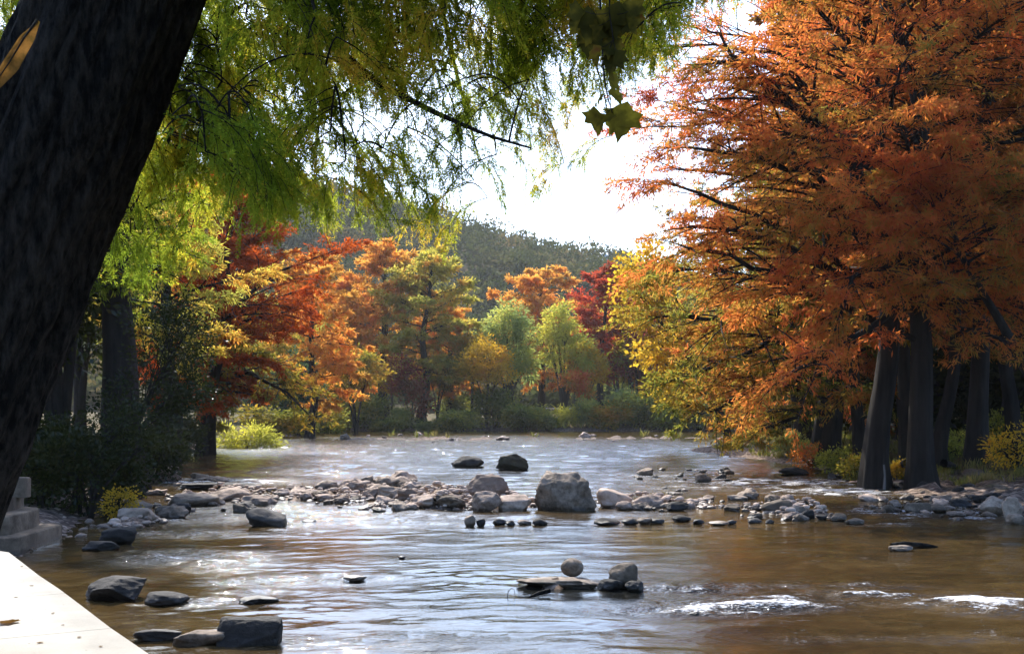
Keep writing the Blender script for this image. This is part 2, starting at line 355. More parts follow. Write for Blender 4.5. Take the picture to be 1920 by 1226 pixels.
def grid_obj(name,X,Y,Z,mat,attrs=None,smooth=True):
    r,c=X.shape; mb=MB()
    i=np.arange(r-1)[:,None]*c+np.arange(c-1)[None,:]
    mb.add(np.stack([X,Y,Z],-1).reshape(-1,3), np.stack([i,i+1,i+c+1,i+c],-1).reshape(-1,4))
    o=mb.build(name,mat,smooth=smooth)
    for k,a in (attrs or {}).items():
        t=o.data.attributes.new(k,'FLOAT','POINT'); t.data.foreach_set('value',a.astype(np.float32).ravel())
    return o
# ground: one sheet out to the horizon, finer near the viewer
u=np.linspace(-1,1,330); v=np.linspace(0,1,420)
yy=-60+75*v+ 1500*v**5 + 260*v**2.2
xx=np.sign(u)*(34*np.abs(u)+ 60*np.abs(u)**3+1200*np.abs(u)**9)
X,Y=np.meshgrid(xx,yy); X=X*(0.55+np.clip(Y,0,160)/110)
Z=terrain_z(X.ravel(),Y.ravel()).reshape(X.shape)
Z=np.minimum(Z,4+.0*X)
tag(grid_obj('ground',X,Y,Z,M['ground']),kind='structure')

# water sheet
rows=np.concatenate([np.linspace(-14,8,50)[:-1],8*np.exp(np.arange(0,math.log(8),.003)),np.exp(np.linspace(math.log(64.2),math.log(205),430))])
cu=np.linspace(-1,1,600)
Y=np.repeat(rows[:,None],len(cu),1); X=cu[None,:]*(7+.62*np.maximum(Y,4))
pw=np.stack([X.ravel(),Y.ravel(),0*X.ravel()],-1)
turb=np.zeros(len(pw)); foam_glint=np.zeros(len(pw))
def swirl(px,py,rx,ry,a,fo=0.):
    global turb,foam_glint
    c=gnd(px,py); y0=gnd(px,py+ry)[1]; y1=gnd(px,max(py-ry,776))[1]
    q=((pw[:,0]-c[0])/(rx/F*c[1]))**2+((pw[:,1]-(y0+y1)/2)/((y1-y0)/2+.05))**2
    w=np.exp(-q*.9); turb=np.maximum(turb,a*w); foam_glint=np.maximum(foam_glint,fo*w)
for s in [(780,838,380,22,.95,.12),(400,903,170,8,1,1.0),(640,880,170,12,.9,.35),(700,972,190,12,.8,.35),(330,972,130,12,.8,.6),(310,1045,80,12,1,.75),(420,1052,70,12,1,.75),(300,1000,120,6,.9,.7),(500,1090,90,6,.8,.5),
          (1450,905,260,14,1,.95),(1560,922,190,14,1,1.0),(1330,915,150,8,.9,.8),(1750,962,210,16,.9,.85),(1850,945,120,14,.9,.7),(1420,1136,190,11,1,.95),(1330,1146,170,7,1,1.0),(1480,1122,160,6,1,.8),
          (1800,1130,190,11,1,1.0),(1900,1145,140,8,1,.9),(1640,1112,190,7,1,.85),(1290,1100,110,7,.9,.8),(1560,1097,200,5,.8,.6),(1700,1195,260,9,.5,.35),
          (1250,893,140,8,.8,.7),(620,1085,120,8,.5,.2),(460,1108,50,4,.9,.8),(360,1128,60,5,.9,.7),(1150,960,60,8,.5,.3),(1600,1060,300,14,.25,0),(520,1200,120,10,.4,.25),(760,1200,160,12,.45,.2),(600,962,120,9,.9,.6),
          (470,950,80,10,.9,.6),(1680,985,120,5,.8,.7)]: swirl(*s)
rot=pw[:,:2]@np.array([[.99,-.12],[.12,.99]]); pr=np.c_[rot,0*rot[:,0]]
pr=pr+.25*np.c_[vn(pr*.7,3),vn(pr*.7,4),0*rot[:,0]]
patch=np.clip(.62+.9*vn(pr*np.array([.22,.4,1]),50)+.35*vn(pr*np.array([.7,1.3,1]),51),.15,1.7)
n1=vn(pr*np.array([.8,1.9,1]),21)+.5*vn(pr*np.array([1.5,3.1,1]),22); n2=vn(pr*np.array([2.6,5.2,1]),33); n3=vn(pr*np.array([5.5,10.5,1]),34)
dy=(np.gradient(rows)[:,None]+0*X).ravel(); fade=np.clip(.30/dy,0,1); fade2=np.clip(.10/dy,0,1)
Z=(.015*n1*fade*(1+1.3*turb+1.0*sstep(32,60,pw[:,1]))+(.009*n2*fade2+.005*n3*np.clip(.06/dy,0,1))*(patch+3.4*turb))
foam_glint=foam_glint*(.75+.6*n2)
tag(grid_obj('river_water',X,Y,Z.reshape(X.shape),M['water'],{'turbulence':turb,'foam_glint':foam_glint,'depth':np.clip(.95*np.exp(-(((pw[:,0]-.4)/3.6)**2+((pw[:,1]-17)/8.)**2)**1.5)+.9*np.exp(-(((pw[:,0]-2)/11.)**2+((pw[:,1]-62)/26.)**2)**1.5),0,1)}),kind='structure')

# ------------------------------------------------------------------ trees
def interp(P, s):
    """P (k,3), s (m,) in 0..1 -> points and directions"""
    k=len(P)-1; t=np.clip(s,0,.9999)*k; i=t.astype(int); f=(t-i)[:,None]
    return P[i]*(1-f)+P[i+1]*f, norm(P[i+1]-P[i])
def make_limb(p0,az,el,L,droop,rg,k=8,wig=.18):
    P=[np.array(p0,float)]; st=L/k
    for j in range(k):
        az+=rg.normal(0,wig); e=el-droop*(j/k)+rg.normal(0,.08)
        P.append(P[-1]+st*np.array([math.sin(az)*math.cos(e),math.cos(az)*math.cos(e),math.sin(e)]))
    return np.array(P)
def cypress(name,label,loc,h,r0,R,cb,nl,leaf,seed,lean=(0,0),sub=12,pts=8,lv=7,ll=.25,lw=.05,bark='bark',limbs=(),group=None,spread=.22,azbias=None,topup=50,lowel=5,bend=0.,flat=.6):
    rg=np.random.default_rng(seed); loc=np.asarray(loc,float)
    root=empty(name,loc,label,'tree',group); T=MB(); Lf=MB()
    k=22; t=np.linspace(0,1,k)
    path=np.stack([lean[0]*h*t+bend*h*np.sin(t*3.0)*.5+.02*h*vn(np.stack([t*4,0*t+seed,0*t],-1),1),lean[1]*h*t+.02*h*vn(np.stack([t*4,0*t+seed+5,0*t],-1),2),h*t-.3],-1)
    rad=r0*(1-t)**.75*.95+.025+r0*.5*np.exp(-t*h/.8)
    # fluted, buttressed trunk
    n=20; a=np.arange(n)*2*np.pi/n
    flute=1+.10*np.sin(a*5+seed)[None]*np.exp(-t*h/3.5)[:,None]*2.0+.05*np.sin(a*9+seed*2)[None]
    V=path[:,None]+(rad[:,None]*flute)[:,:,None]*np.stack([np.cos(a),np.sin(a),0*a],-1)[None]
    r_=np.arange(k-1)[:,None]*n; c=np.arange(n)[None]; c2=(c+1)%n
    T.add(V.reshape(-1,3),np.stack([r_+c,r_+c2,r_+n+c2,r_+n+c],-1).reshape(-1,4))
    LP=[];LR=[]
    for i in range(nl):
        v=(i+rg.uniform())/nl; uu=cb+(1-cb)*v*.97
        p0,_=interp(path,np.array([uu])); p0=p0[0]
        prof=min(1,.62+1.0*v)*math.sqrt(max(0,1-v**2.4))+.10
        L=R*prof*rg.uniform(.7,1.12)
        az=i*2.39996+rg.normal(0,.35)
        if azbias is not None and rg.uniform()<azbias[1]: az=azbias[0]+rg.normal(0,.7)
        el=R_(lowel+(topup-lowel)*v+rg.normal(0,8))
        P=make_limb(p0,az,el,L,R_(28-10*v),rg)
        rl=max(.02,.34*np.interp(uu,t,rad)*rg.uniform(.6,1.1))
        LP.append(P); LR.append(rl*(1-np.linspace(0,1,9))**.8+.008)
    for (pts_,rl) in limbs:
        P0=np.asarray(pts_,float)-loc
        P,_=interp(P0,np.linspace(0,1,9)); P=P+rg.normal(0,.06,P.shape)
        LP.append(P); LR.append(rl*(1-np.linspace(0,1,9))**.7+.01)
    tubes(T,np.array(LP),np.array(LR),6)
    SP=[];SR=[]
    for P,rr in zip(LP,LR):
        L=np.linalg.norm(np.diff(P,axis=0),axis=1).sum()
        m=max(4,int(sub*min(1.6,L/R+.25)))
        s=np.sort(rg.uniform(.14,1,m)); b,d=interp(P,s)
        ang=np.where(np.arange(m)%2==0,1,-1)*rg.uniform(R_(25),R_(75),m)*np.where(s>.95,.2,1)
        az=np.arctan2(d[:,0],d[:,1])+ang; el=np.arcsin(np.clip(d[:,2],-1,1))*.5+rg.normal(.06,.25,m)
        ls=L*(.40*(1-s)+.15)*rg.uniform(.65,1.25,m)
        q=[b]
        for j in range(4):
            e=el-j*.13; q.append(q[-1]+(ls/4)[:,None]*np.stack([np.sin(az)*np.cos(e),np.cos(az)*np.cos(e),np.sin(e)],-1)); az=az+rg.normal(0,.15,m)
        SP.append(np.stack(q,1)); r1=np.interp(s,np.linspace(0,1,9),rr)*.5+.004
        SR.append(r1[:,None]*np.linspace(1,.25,5)[None])
    SP=np.concatenate(SP); SR=np.concatenate(SR)
    tubes(T,SP,SR,3)
    m=len(SP); s=rg.uniform(.08,1.02,(m,pts)); tt=np.clip(s,0,.999)*4; i=tt.astype(int); f=(tt-i)[...,None]
    A=SP[np.arange(m)[:,None],i]; B=SP[np.arange(m)[:,None],i+1]
    base=(A*(1-f)+B*f).reshape(-1,3); dr=norm(B-A).reshape(-1,3)
    # feathery twigs lie in flat sprays around each branchlet
    tw=norm(dr+rg.normal(0,.75,dr.shape)*np.array([1,1,.4])+np.array([0,0,-.12])); off=tw*rg.uniform(.15,1,(len(tw),1))*spread*2.2
    pos=np.repeat(base,lv,0)+np.repeat(off,lv,0)*rg.uniform(0,1,(len(base)*lv,1))+rg.normal(0,1,(len(base)*lv,3))*np.array([spread,spread,spread*.5])*.35
    d=np.repeat(tw,lv,0)+rg.normal(0,.55,pos.shape)+np.array([0,0,-.15])
    leaves(Lf,pos,d,ll,lw,rg,flat)
    T.build('trunk',M[bark],root,True); Lf.build('crown',M[leaf],root)
    return root

def broadleaf(name,label,loc,trunk_h,r0,lobes,leaf,seed,clumps=60,lpc=90,sig=.5,ll=.3,lw=.2,bark='bark',group=None,cat='tree',stems=1,shell=.55,droop=0.,base=(0,0),parts=('trunk','crown')):
    """lobes: (x,y,z,rx,ry,rz) in metres above the base"""
    rg=np.random.default_rng(seed); root=empty(name,loc,label,cat,group); T=MB(); Lf=MB()
    vol=np.array([l[3]*l[4]*l[5] for l in lobes])**.67; cnt=np.maximum(4,(clumps*vol/vol.sum()).astype(int))
    for si in range(stems):
        for li,l in enumerate(lobes):
            c=np.array(l[:3],float); 
            off=np.array([rg.normal(0,.12),rg.normal(0,.12),0])*(stems>1)
            p0=np.array([base[0],base[1],-.3])+off*1.5
            fork=np.array([base[0]+(c[0]-base[0])*.15,base[1]+(c[1]-base[1])*.15,trunk_h*rg.uniform(.8,1.1)])
            k=np.linspace(0,1,10)[:,None]
            P=(1-k)**2*p0+2*k*(1-k)*fork+k**2*(c+rg.normal(0,.15,3)*l[3])
            rr=(r0*(1-np.linspace(0,1,10))**.8+.02)*(1 if li==0 else .75); rr[0]*=1.35
            tubes(T,P,rr,10 if r0>.1 else 5)
            if si: continue
            n=cnt[li]; u=norm(rg.normal(size=(n,3))); rad=shell+(1-shell)*rg.uniform(0,1,(n,1))**.6
            cp=c+u*rad*np.array(l[3:])
            st,_=interp(P,rg.uniform(.55,1,n)); k5=np.linspace(0,1,5)[None,:,None]
            mid=(st+cp)/2+np.array([0,0,.12])*l[5]
            Q=(1-k5)**2*st[:,None]+2*k5*(1-k5)*mid[:,None]+k5**2*cp[:,None]
            tubes(T,Q,np.linspace(1,.25,5)[None]*np.maximum(.012,r0*.14)*rg.uniform(.6,1.2,(n,1)),3)
            w=rg.uniform(.5,1.35,n); m=np.maximum(5,(lpc*w).astype(int))
            ci=np.repeat(np.arange(n),m); g=rg.normal(0,1,(len(ci),3))*np.array([1,1,.75])
            pos=cp[ci]+g*(sig*np.sqrt(w[ci]))[:,None]
            d=norm(g+u[ci]*.7+rg.normal(0,.6,g.shape)); d[:,2]-=droop
            leaves(Lf,pos,d,ll,lw,rg,1.2)
    T.build(parts[0],M[bark],root,True); Lf.build(parts[1],M[leaf],root)
    return root

def base_at(px,d,dz=0):
    x=(px-960)/F*d; return np.array([x,d,tz(x,d)+dz])
def m_(px,d): return px/F*d

# ---- copper cypresses on the near bank opposite
b1=base_at(1648,37)
big=[at(1628,470,37.2),at(1600,300,37),at(1500,205,36.6),at(1410,150,36.2),at(1340,60,35.8)]
l2=[at(1632,480,37),at(1540,330,36),at(1400,290,35),at(1230,270,34.2)]
l3=[at(1636,560,37),at(1500,470,36),at(1380,430,35.2),at(1250,430,34.6)]
l4=[at(1630,300,37),at(1640,150,37),at(1560,40,36.5),at(1430,-20,36)]
cypress('copper_cypress','tall copper orange cypress with a long bare limb rising over the river',b1,25,.36,8.4,.22,56,'orange',1,lean=(-.035,0),sub=18,pts=12,lv=11,ll=.20,lw=.04,limbs=[(big,.26),(l2,.13),(l3,.13),(l4,.16)]+[([at(*p) for p in q],.11) for q in ([(1640,540,37),(1480,430,36.2),(1340,370,35.6),(1215,335,35)],[(1642,600,37),(1470,520,35.8),(1350,470,35),(1262,455,34.4)],[(1634,420,37),(1500,300,37.5),(1370,220,38),(1235,190,38.4)],[(1634,380,37),(1480,330,38.4),(1350,330,39),(1225,300,39.5)],[(1630,260,37),(1500,150,36),(1390,110,35.4),(1290,120,35)])],azbias=(R_(-140),.35))
b2=base_at(1752,36)
cypress('copper_cypress','copper cypress whose thick grey flared trunk leans in beside the upright one',b2,24,.35,7.4,.20,46,'orange',2,lean=(-.075,.03),sub=17,pts=12,lv=10,ll=.20,lw=.04,limbs=[([at(1690,560,36),at(1600,640,34),at(1480,700,33),at(1420,760,32.5)],.10),([at(1690,480,36),at(1600,520,33.5),at(1560,640,33)],.09)],azbias=(R_(180),.3))
b3=base_at(1838,40.5)
cypress('rust_cypress','rust coloured cypress with a straight dark trunk behind the leaning pair',b3,25,.33,7.6,.2,42,'orange',3,lean=(-.01,0),sub=16,pts=11,lv=10,ll=.22,lw=.045,azbias=(R_(190),.3))
b4=base_at(2035,33.5)
cypress('leaning_cypress','slender pale cypress trunk leaning steeply inward at the edge of the grove',b4,8.6,.22,4.2,.66,24,'orange',4,lean=(-.50,.06),sub=14,pts=11,lv=10,ll=.2,lw=.04,bark='bark')
b5=base_at(1568,50)
y1=[at(1560,600,50),at(1450,590,48),at(1300,600,46.5),at(1185,590,46)]
y2=[at(1560,660,50),at(1450,640,48),at(1330,690,47),at(1240,720,46)]
y3=[at(1562,700,50),at(1420,730,48),at(1330,770,47),at(1290,760,46)]
y4=[at(1560,540,50),at(1420,520,48),at(1320,500,47),at(1230,520,46)]
cypress('golden_cypress','golden green cypress reaching low boughs over the water below the copper ones',b5,14,.40,7.6,.16,44,'goldor',5,lean=(-.05,0),sub=16,pts=12,lv=9,ll=.24,lw=.055,limbs=[(y1,.15),(y2,.14),(y3,.11),(y4,.13)],azbias=(R_(-90),.35))
b6=base_at(1505,60)
cypress('russet_cypress','russet cypress low over the water just past the grassy spit',b6,15,.4,6.6,.14,40,'orange',6,lean=(-.05,0),sub=14,pts=10,lv=9,ll=.26,lw=.06,azbias=(R_(-100),.3))
bs=base_at(1372,77)
def rel(px,py,d,b): return tuple(at(px,py,d)-b)
broadleaf('yellow_sycamore','loose yellow sycamore leaning out between the red tree and the copper cypresses',bs,4.0,.28,[(*rel(1205,560,75,bs),1.7,1.7,1.9),(*rel(1190,505,75,bs),1.0,1.2,1.1),(*rel(1232,482,76,bs),.8,1.2,1.0),(*rel(1225,650,75,bs),1.5,1.6,1.2),(*rel(1262,720,75,bs),1.2,1.5,1.0)],'yellow',61,clumps=80,lpc=60,sig=.42,ll=.3,lw=.22)
for i,(px,d,sc,lab) in enumerate([(1700,43,1.0,'slim dark cypress trunk just behind the gap between the two copper cypresses'),(1778,41.5,.92,'slim dark cypress trunk next to the straight dark one'),(1603,46,.95,'slim dark cypress trunk behind the golden green cypress'),(1890,45,1.05,'slim dark cypress trunk between the straight dark one and the leaning stem'),(1548,57,.95,'slim dark cypress trunk farther back by the spit')]):
    b=base_at(px,d)
    if i==0: sl0=cypress('slim_cypress',lab,b,21,.25,4.2,.42,24,'rust',8,sub=12,pts=9,lv=8,ll=.26,lw=.06,group='slim trunks in the grove')
    else: dup(sl0,b,i*1.9,sc,label=lab)
# background grove behind them
bg=[]
for i,(px,d,sc,lab) in enumerate([(1600,62,1.0,''),(1700,56,1.35,''),(1785,62,1.5,''),(1905,52,1.35,''),(2000,60,1.4,''),(1560,78,1.4,''),(2120,50,1.3,''),(1880,78,1.5,''),(1440,92,.75,''),(1650,72,1.6,''),(1960,46,1.2,'')]):
    b=base_at(px,d); lb='shadowy rust brown cypress deep in the grove behind the copper ones'
    if i==0: g0=cypress('grove_cypress',lb,b,19,.4,5.6,.24,44,'rust',7,sub=13,pts=9,lv=8,ll=.34,lw=.1,group='cypresses deep in the grove')
    else: dup(g0,b,i*1.7,sc)
# ---- cypress on the walkway: furrowed leaning trunk with green hanging sprays
def near_cypress():
    rg=np.random.default_rng(77)
    ctr=[(-292,1300,196),(-240,1100,166),(-165,900,158),(-50,650,146),(24,440,144),(116,230,144),(212,0,138),(330,-300,128),(430,-700,108),(500,-1150,85),(540,-1700,60),(560,-2300,30)]
    D=8.0
    root=empty('cypress_tree',at(ctr[0][0],ctr[0][1],D),'huge dark leaning cypress with furrowed bark and hanging green sprays over the walkway','tree')
    o=np.array(root.location)
    K=np.array([at(px,py,D) for px,py,_ in ctr]); W=np.array([w/F*D for *_,w in ctr])
    s=np.linspace(0,1,150); P,_=interp(K,s); 
    ker=np.ones(9)/9
    P=np.stack([np.convolve(np.pad(P[:,i],4,'edge'),ker,'valid') for i in range(3)],-1)
    rad=np.interp(s*(len(W)-1),np.arange(len(W)),W)
    n=120; a=np.arange(n)*2*np.pi/n; T=norm(np.gradient(P,axis=0)); S=norm(np.cross(T,np.array([[0,1.,0]]))); U=np.cross(S,T)
    ln=np.concatenate([[0],np.cumsum(np.linalg.norm(np.diff(P,axis=0),axis=1))])
    aa,ll=np.meshgrid(a,ln); 
    q=np.stack([np.cos(aa)*4.2,np.sin(aa)*4.2,ll*.55],-1).reshape(-1,3)
    rid=(1-np.abs(fbm(q*1.5,3,4)))*.16+.06*fbm(q*.4,2,8)
    r=rad[:,None]*(1+rid.reshape(aa.shape)-.05)
    V=P[:,None]+r[:,:,None]*(np.cos(aa)[...,None]*S[:,None]+np.sin(aa)[...,None]*U[:,None])
    tk=MB(); i=np.arange(149)[:,None]*n; c=np.arange(n)[None]; c2=(c+1)%n
    tk.add((V-o).reshape(-1,3),np.stack([i+c,i+c2,i+n+c2,i+n+c],-1).reshape(-1,4))
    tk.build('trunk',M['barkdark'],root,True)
    # limbs that carry the hanging sprays
    B=MB(); Lf=MB()
    limbs=[[(330,-300,8),(600,-260,8.2),(850,-120,8.6),(1050,0,9),(1200,110,9.3)],[(290,-180,8),(480,-60,7.6),(640,110,7.4),(760,190,7.3),(900,250,7.2),(1040,300,7.2)],
           [(400,-500,8),(800,-420,8),(1150,-200,8.5),(1400,-20,9)],[(270,-120,8.2),(380,60,9),(440,220,9.5),(430,360,9.8)],[(300,-200,8.2),(520,20,9.5),(620,180,9.8),(720,330,10)],
           [(100,300,8.5),(200,330,9),(260,400,9.2)],[(400,-500,8),(700,-300,9.5),(820,-60,10),(860,150,10),(900,300,10)],[(400,-500,8),(700,-500,6.8),(980,-250,6.4),(1060,-40,6.4)],[(330,-300,8),(470,-220,7),(560,-60,6.5),(600,60,6.4)]]
    nodes=[]
    for L in limbs:
        K=np.array([at(*p) for p in L]); P,_=interp(K,np.linspace(0,1,24)); P=P+np.cumsum(rg.normal(0,.012,P.shape),0)
        P=np.stack([np.convolve(np.pad(P[:,i],2,'edge'),np.ones(5)/5,'valid') for i in range(3)],-1)
        tubes(B,P-o,np.linspace(.045,.006,24),7); nodes.append(P[4:])
    nodes=np.concatenate(nodes)
    xb=[150,180,250,310,330,400,470,560,620,700,760,850,900,1000,1080,1110,1200,1300,1400,1450]
    yb=[500,540,530,510,440,415,390,400,420,420,430,440,395,365,320,225,140,75,35,-40]
    tips=[]
    cl_=rg.uniform(0,1,(200,3))
    while len(tips)<1420:
        cc=cl_[rg.integers(200)]; x=170+1260*(cc[0]+rg.normal(0,.028)); lim=np.interp(x,xb,yb); v=np.clip(cc[1]**(.85 if x<620 else 1.4)+rg.normal(0,.07),0,1)
        y=-330+(lim+330)*v
        if 520<x<780 and 215<y<345 and rg.uniform()<.6: continue
        if x>640 and y>190 and rg.uniform()<.45: continue
        if x<330 and y<330-(x-170)*.9: continue
        if x>1060 and rg.uniform()<.45: continue
        d=(9.6+1.2*(cc[2]-.5) if x<330 else 6.4+3.8*cc[2])+rg.normal(0,.3)
        if x<430: d=max(d,8.75)
        tips.append(at(x,y,d))
    for _ in range(60): tips.append(at(rg.uniform(-60,90),rg.uniform(-140,150),rg.uniform(8.8,10.8)))
    fr_b=[];fr_d=[]
    def hang(b,tip,r,nt,lim):
        k=np.linspace(0,1,8)[:,None]
        mid=np.array([b[0]*.35+tip[0]*.65,b[1]*.4+tip[1]*.6,b[2]*.85+tip[2]*.15])
        P=(1-k)**2*b+2*k*(1-k)*mid+k**2*tip
        tubes(B,P-o,np.linspace(r,.0015,8),4)
        return P
    tips=sorted(tips,key=lambda t_:((nodes-t_-np.array([0,0,.4]))**2).sum(1).min())
    for tp in tips:
        L=rg.uniform(.35,.8); b=tp+np.array([-rg.uniform(.2,.8)*L*(1 if rg.uniform()<.8 else -1),rg.normal(0,.25)*L,rg.uniform(.5,.95)*L])
        nd_=nodes[np.argmin(((nodes-b)**2).sum(1)+.3*np.maximum(0,b[2]-nodes[:,2])**2)]
        if np.linalg.norm(nd_-b)>.08:
            k=np.linspace(0,1,7)[:,None]; md=(nd_+b)/2+np.array([0,0,.12])
            cn=(1-k)**2*nd_+2*k*(1-k)*md+k**2*b; tubes(B,cn-o,np.linspace(.007,.004,7),4); nodes=np.concatenate([nodes,cn[2:]])
        P=hang(b,tp,.0042,0,0)
        s=rg.uniform(.12,1,13); q,dd=interp(P,s); fr_b.append(q); fr_d.append(norm(dd+rg.normal(0,.55,dd.shape)+np.array([0,0,-.35])))
        for j in range(rg.integers(4,8)):
            s0=rg.uniform(.15,.95); q,dd=interp(P,np.array([s0])); q=q[0]; dd=dd[0]
            l=rg.uniform(.14,.34)*(1.15-s0*.5); e=q+l*norm(dd+rg.normal(0,.75,3)*np.array([1,1,.5])+np.array([0,0,-.35]))
            Q=hang(q,e,.0022,0,0); s=rg.uniform(.1,1,6); q2,d2=interp(Q,s); fr_b.append(q2); fr_d.append(norm(d2+rg.normal(0,.5,d2.shape)+np.array([0,0,-.3])))
    fb=np.concatenate(fr_b); fd=np.concatenate(fr_d); N=len(fb)
    # each frond: a thin rachis direction with two ranks of soft needles
    npair=10; ln=rg.uniform(.07,.15,N); upv=norm(rg.normal(0,1,(N,3))); sd=norm(np.cross(fd,upv))
    for side in (1,-1):
        uj=(np.arange(npair)+rg.uniform(0,.5))/npair
        pos=fb[:,None]+fd[:,None]*(ln[:,None]*uj[None])[...,None]+np.array([0,0,-.02])*(uj**2)[None,:,None]
        d=norm(fd[:,None]*.75+side*sd[:,None]*.8+rg.normal(0,.18,(N,npair,3)))
        leaves(Lf,(pos-o).reshape(-1,3),d.reshape(-1,3),.027,.0070,rg,1.0)
    # the rest of the crown, above and behind
    CP,_=interp(np.array([at(px,py,D) for px,py,_ in ctr[7:]]),np.linspace(0,1,30))
    for i in range(30):
        p0=CP[min(29,int(i))]; P=make_limb(p0,i*2.4+.5,R_(10+i),rg.uniform(3.2,5)*(1-.4*i/30),R_(25),rg)
        tubes(B,P-o,.06*(1-np.linspace(0,1,9))**.8+.006,5)
        for s0 in rg.uniform(.2,1,12):
            q,dd=interp(P,np.array([s0])); Q=make_limb(q[0],math.atan2(dd[0,0],dd[0,1])+rg.choice([-1,1])*rg.uniform(.5,1.2),R_(-5),rg.uniform(.5,1.3),R_(40),rg,4)
            tubes(B,Q-o,np.linspace(.012,.004,5),3); ps,dd2=interp(Q,rg.uniform(0,1,40)); ps=ps+rg.normal(0,.12,ps.shape)
            ok=(H-(ps[:,2]))/ps[:,1]*F+YH<-90
            leaves(Lf,(ps-o)[ok],(dd2+rg.normal(0,.6,dd2.shape))[ok],.14,.05,rg)
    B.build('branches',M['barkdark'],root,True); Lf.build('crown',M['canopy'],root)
near_cypress()

# ---- bank on the walkway side
redl=[([at(385,640,64),at(450,560,62),at(540,500,61),at(640,470,60)],.12)]
cypress('scarlet_cypress','blazing red orange cypress framed by the dark evergreen and the hanging green sprays',base_at(388,66),16.5,.5,5.6,.2,56,'redorange',21,lean=(.10,0),sub=15,pts=11,lv=10,ll=.28,lw=.065,limbs=redl)
cypress('amber_cypress','amber brown cypress between the scarlet one and the far bank',base_at(585,104),17,.4,5.5,.2,36,'brownor',22,sub=12,pts=9,lv=8,ll=.4,lw=.11)
arch=[at(335,735,70),at(400,710,69),at(470,700,68),at(540,735,67),at(590,790,66)]
cypress('arching_cypress','low olive gold cypress with one long arching bough above the bright bush',base_at(322,71),10,.42,6.0,.30,26,'ygreen',23,lean=(.03,0),sub=14,pts=11,lv=9,ll=.28,lw=.07,limbs=[(arch,.17),([at(350,690,71),at(430,660,70),at(520,690,69),at(580,730,68)],.12)],azbias=(R_(95),.7))
cypress('shaded_cypress','grey trunked cypress in deep shade beyond the terrace steps',base_at(232,34),15,.62,4.2,.42,34,'canopy',24,lean=(.0,.02),sub=12,pts=10,lv=9,ll=.2,lw=.04)
cypress('shaded_cypress','slim flared cypress trunk in shade between the grey trunk and the scarlet tree',base_at(318,52),12,.5,4.2,.45,30,'olive',25,sub=12,pts=10,lv=8,ll=.24,lw=.05)
be=base_at(205,30)
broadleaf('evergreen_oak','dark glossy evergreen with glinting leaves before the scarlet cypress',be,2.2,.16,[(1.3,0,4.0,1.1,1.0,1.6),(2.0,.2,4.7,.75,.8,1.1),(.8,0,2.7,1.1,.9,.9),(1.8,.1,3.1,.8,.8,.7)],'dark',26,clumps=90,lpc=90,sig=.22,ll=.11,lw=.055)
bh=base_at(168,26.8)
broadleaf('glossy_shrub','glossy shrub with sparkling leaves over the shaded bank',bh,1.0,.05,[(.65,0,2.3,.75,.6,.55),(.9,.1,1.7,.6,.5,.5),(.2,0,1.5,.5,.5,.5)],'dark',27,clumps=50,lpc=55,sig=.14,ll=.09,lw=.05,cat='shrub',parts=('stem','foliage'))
for i,(px,d,s,lab) in enumerate([(84,26.5,1.1,'dark leafy shrub crowding the bank behind the terrace steps'),(150,27,1.15,'dark shrub hanging over the shore past the terrace steps'),(215,29,1.1,'dark shrub at the foot of the grey trunk'),
      (5,27,1.2,'tall dark shrub behind the huge leaning trunk'),(110,31,1.15,'dark shrub filling the shade between the trunks'),(290,40,1.3,'dark shrub at the water edge below the slim trunk'),(345,58,1.5,'dark shrub below the scarlet cypress')]):
    b=base_at(px,d)
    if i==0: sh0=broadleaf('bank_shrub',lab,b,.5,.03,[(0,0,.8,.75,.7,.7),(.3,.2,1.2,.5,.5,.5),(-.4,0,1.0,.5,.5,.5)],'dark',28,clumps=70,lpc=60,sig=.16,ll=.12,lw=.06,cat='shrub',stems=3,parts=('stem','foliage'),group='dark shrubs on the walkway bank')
    else: dup(sh0,b,i*1.3,s,label=lab)
by=base_at(226,26.3)
broadleaf('yellow_shrub','small bush of bright yellow leaves at the shore among dark shrubs',by,.4,.02,[(.0,0,.55,.34,.3,.36),(.25,0,.3,.2,.2,.2)],'yellow',29,clumps=34,lpc=26,sig=.1,ll=.075,lw=.05,cat='shrub',stems=2,parts=('stem','foliage'))
broadleaf('pale_bush','pale yellow green bush at the waterline under the arching bough',base_at(462,77),.4,.04,[(0,0,.9,2.0,1.2,.9),(-1.2,0,1.0,.8,.8,.9),(1.2,0,.7,1.0,.8,.6)],'lime',30,clumps=70,lpc=60,sig=.3,ll=.26,lw=.08,cat='shrub',stems=3,parts=('stem','foliage'))
for i,(px,d,sc) in enumerate([(-60,30,1.0),(40,40,1.2),(150,60,1.2),(240,78,1.2),(-150,42,1.4),(300,100,1.2),(110,34,1.0)]):
    b=base_at(px,d); lb='dark green tree in the shade behind the bank shrubs'
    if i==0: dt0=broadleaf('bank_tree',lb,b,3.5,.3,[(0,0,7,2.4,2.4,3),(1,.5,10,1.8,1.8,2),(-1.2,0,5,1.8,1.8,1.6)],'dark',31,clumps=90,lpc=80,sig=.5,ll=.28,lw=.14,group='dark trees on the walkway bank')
    else: dup(dt0,b,i*1.1,sc)

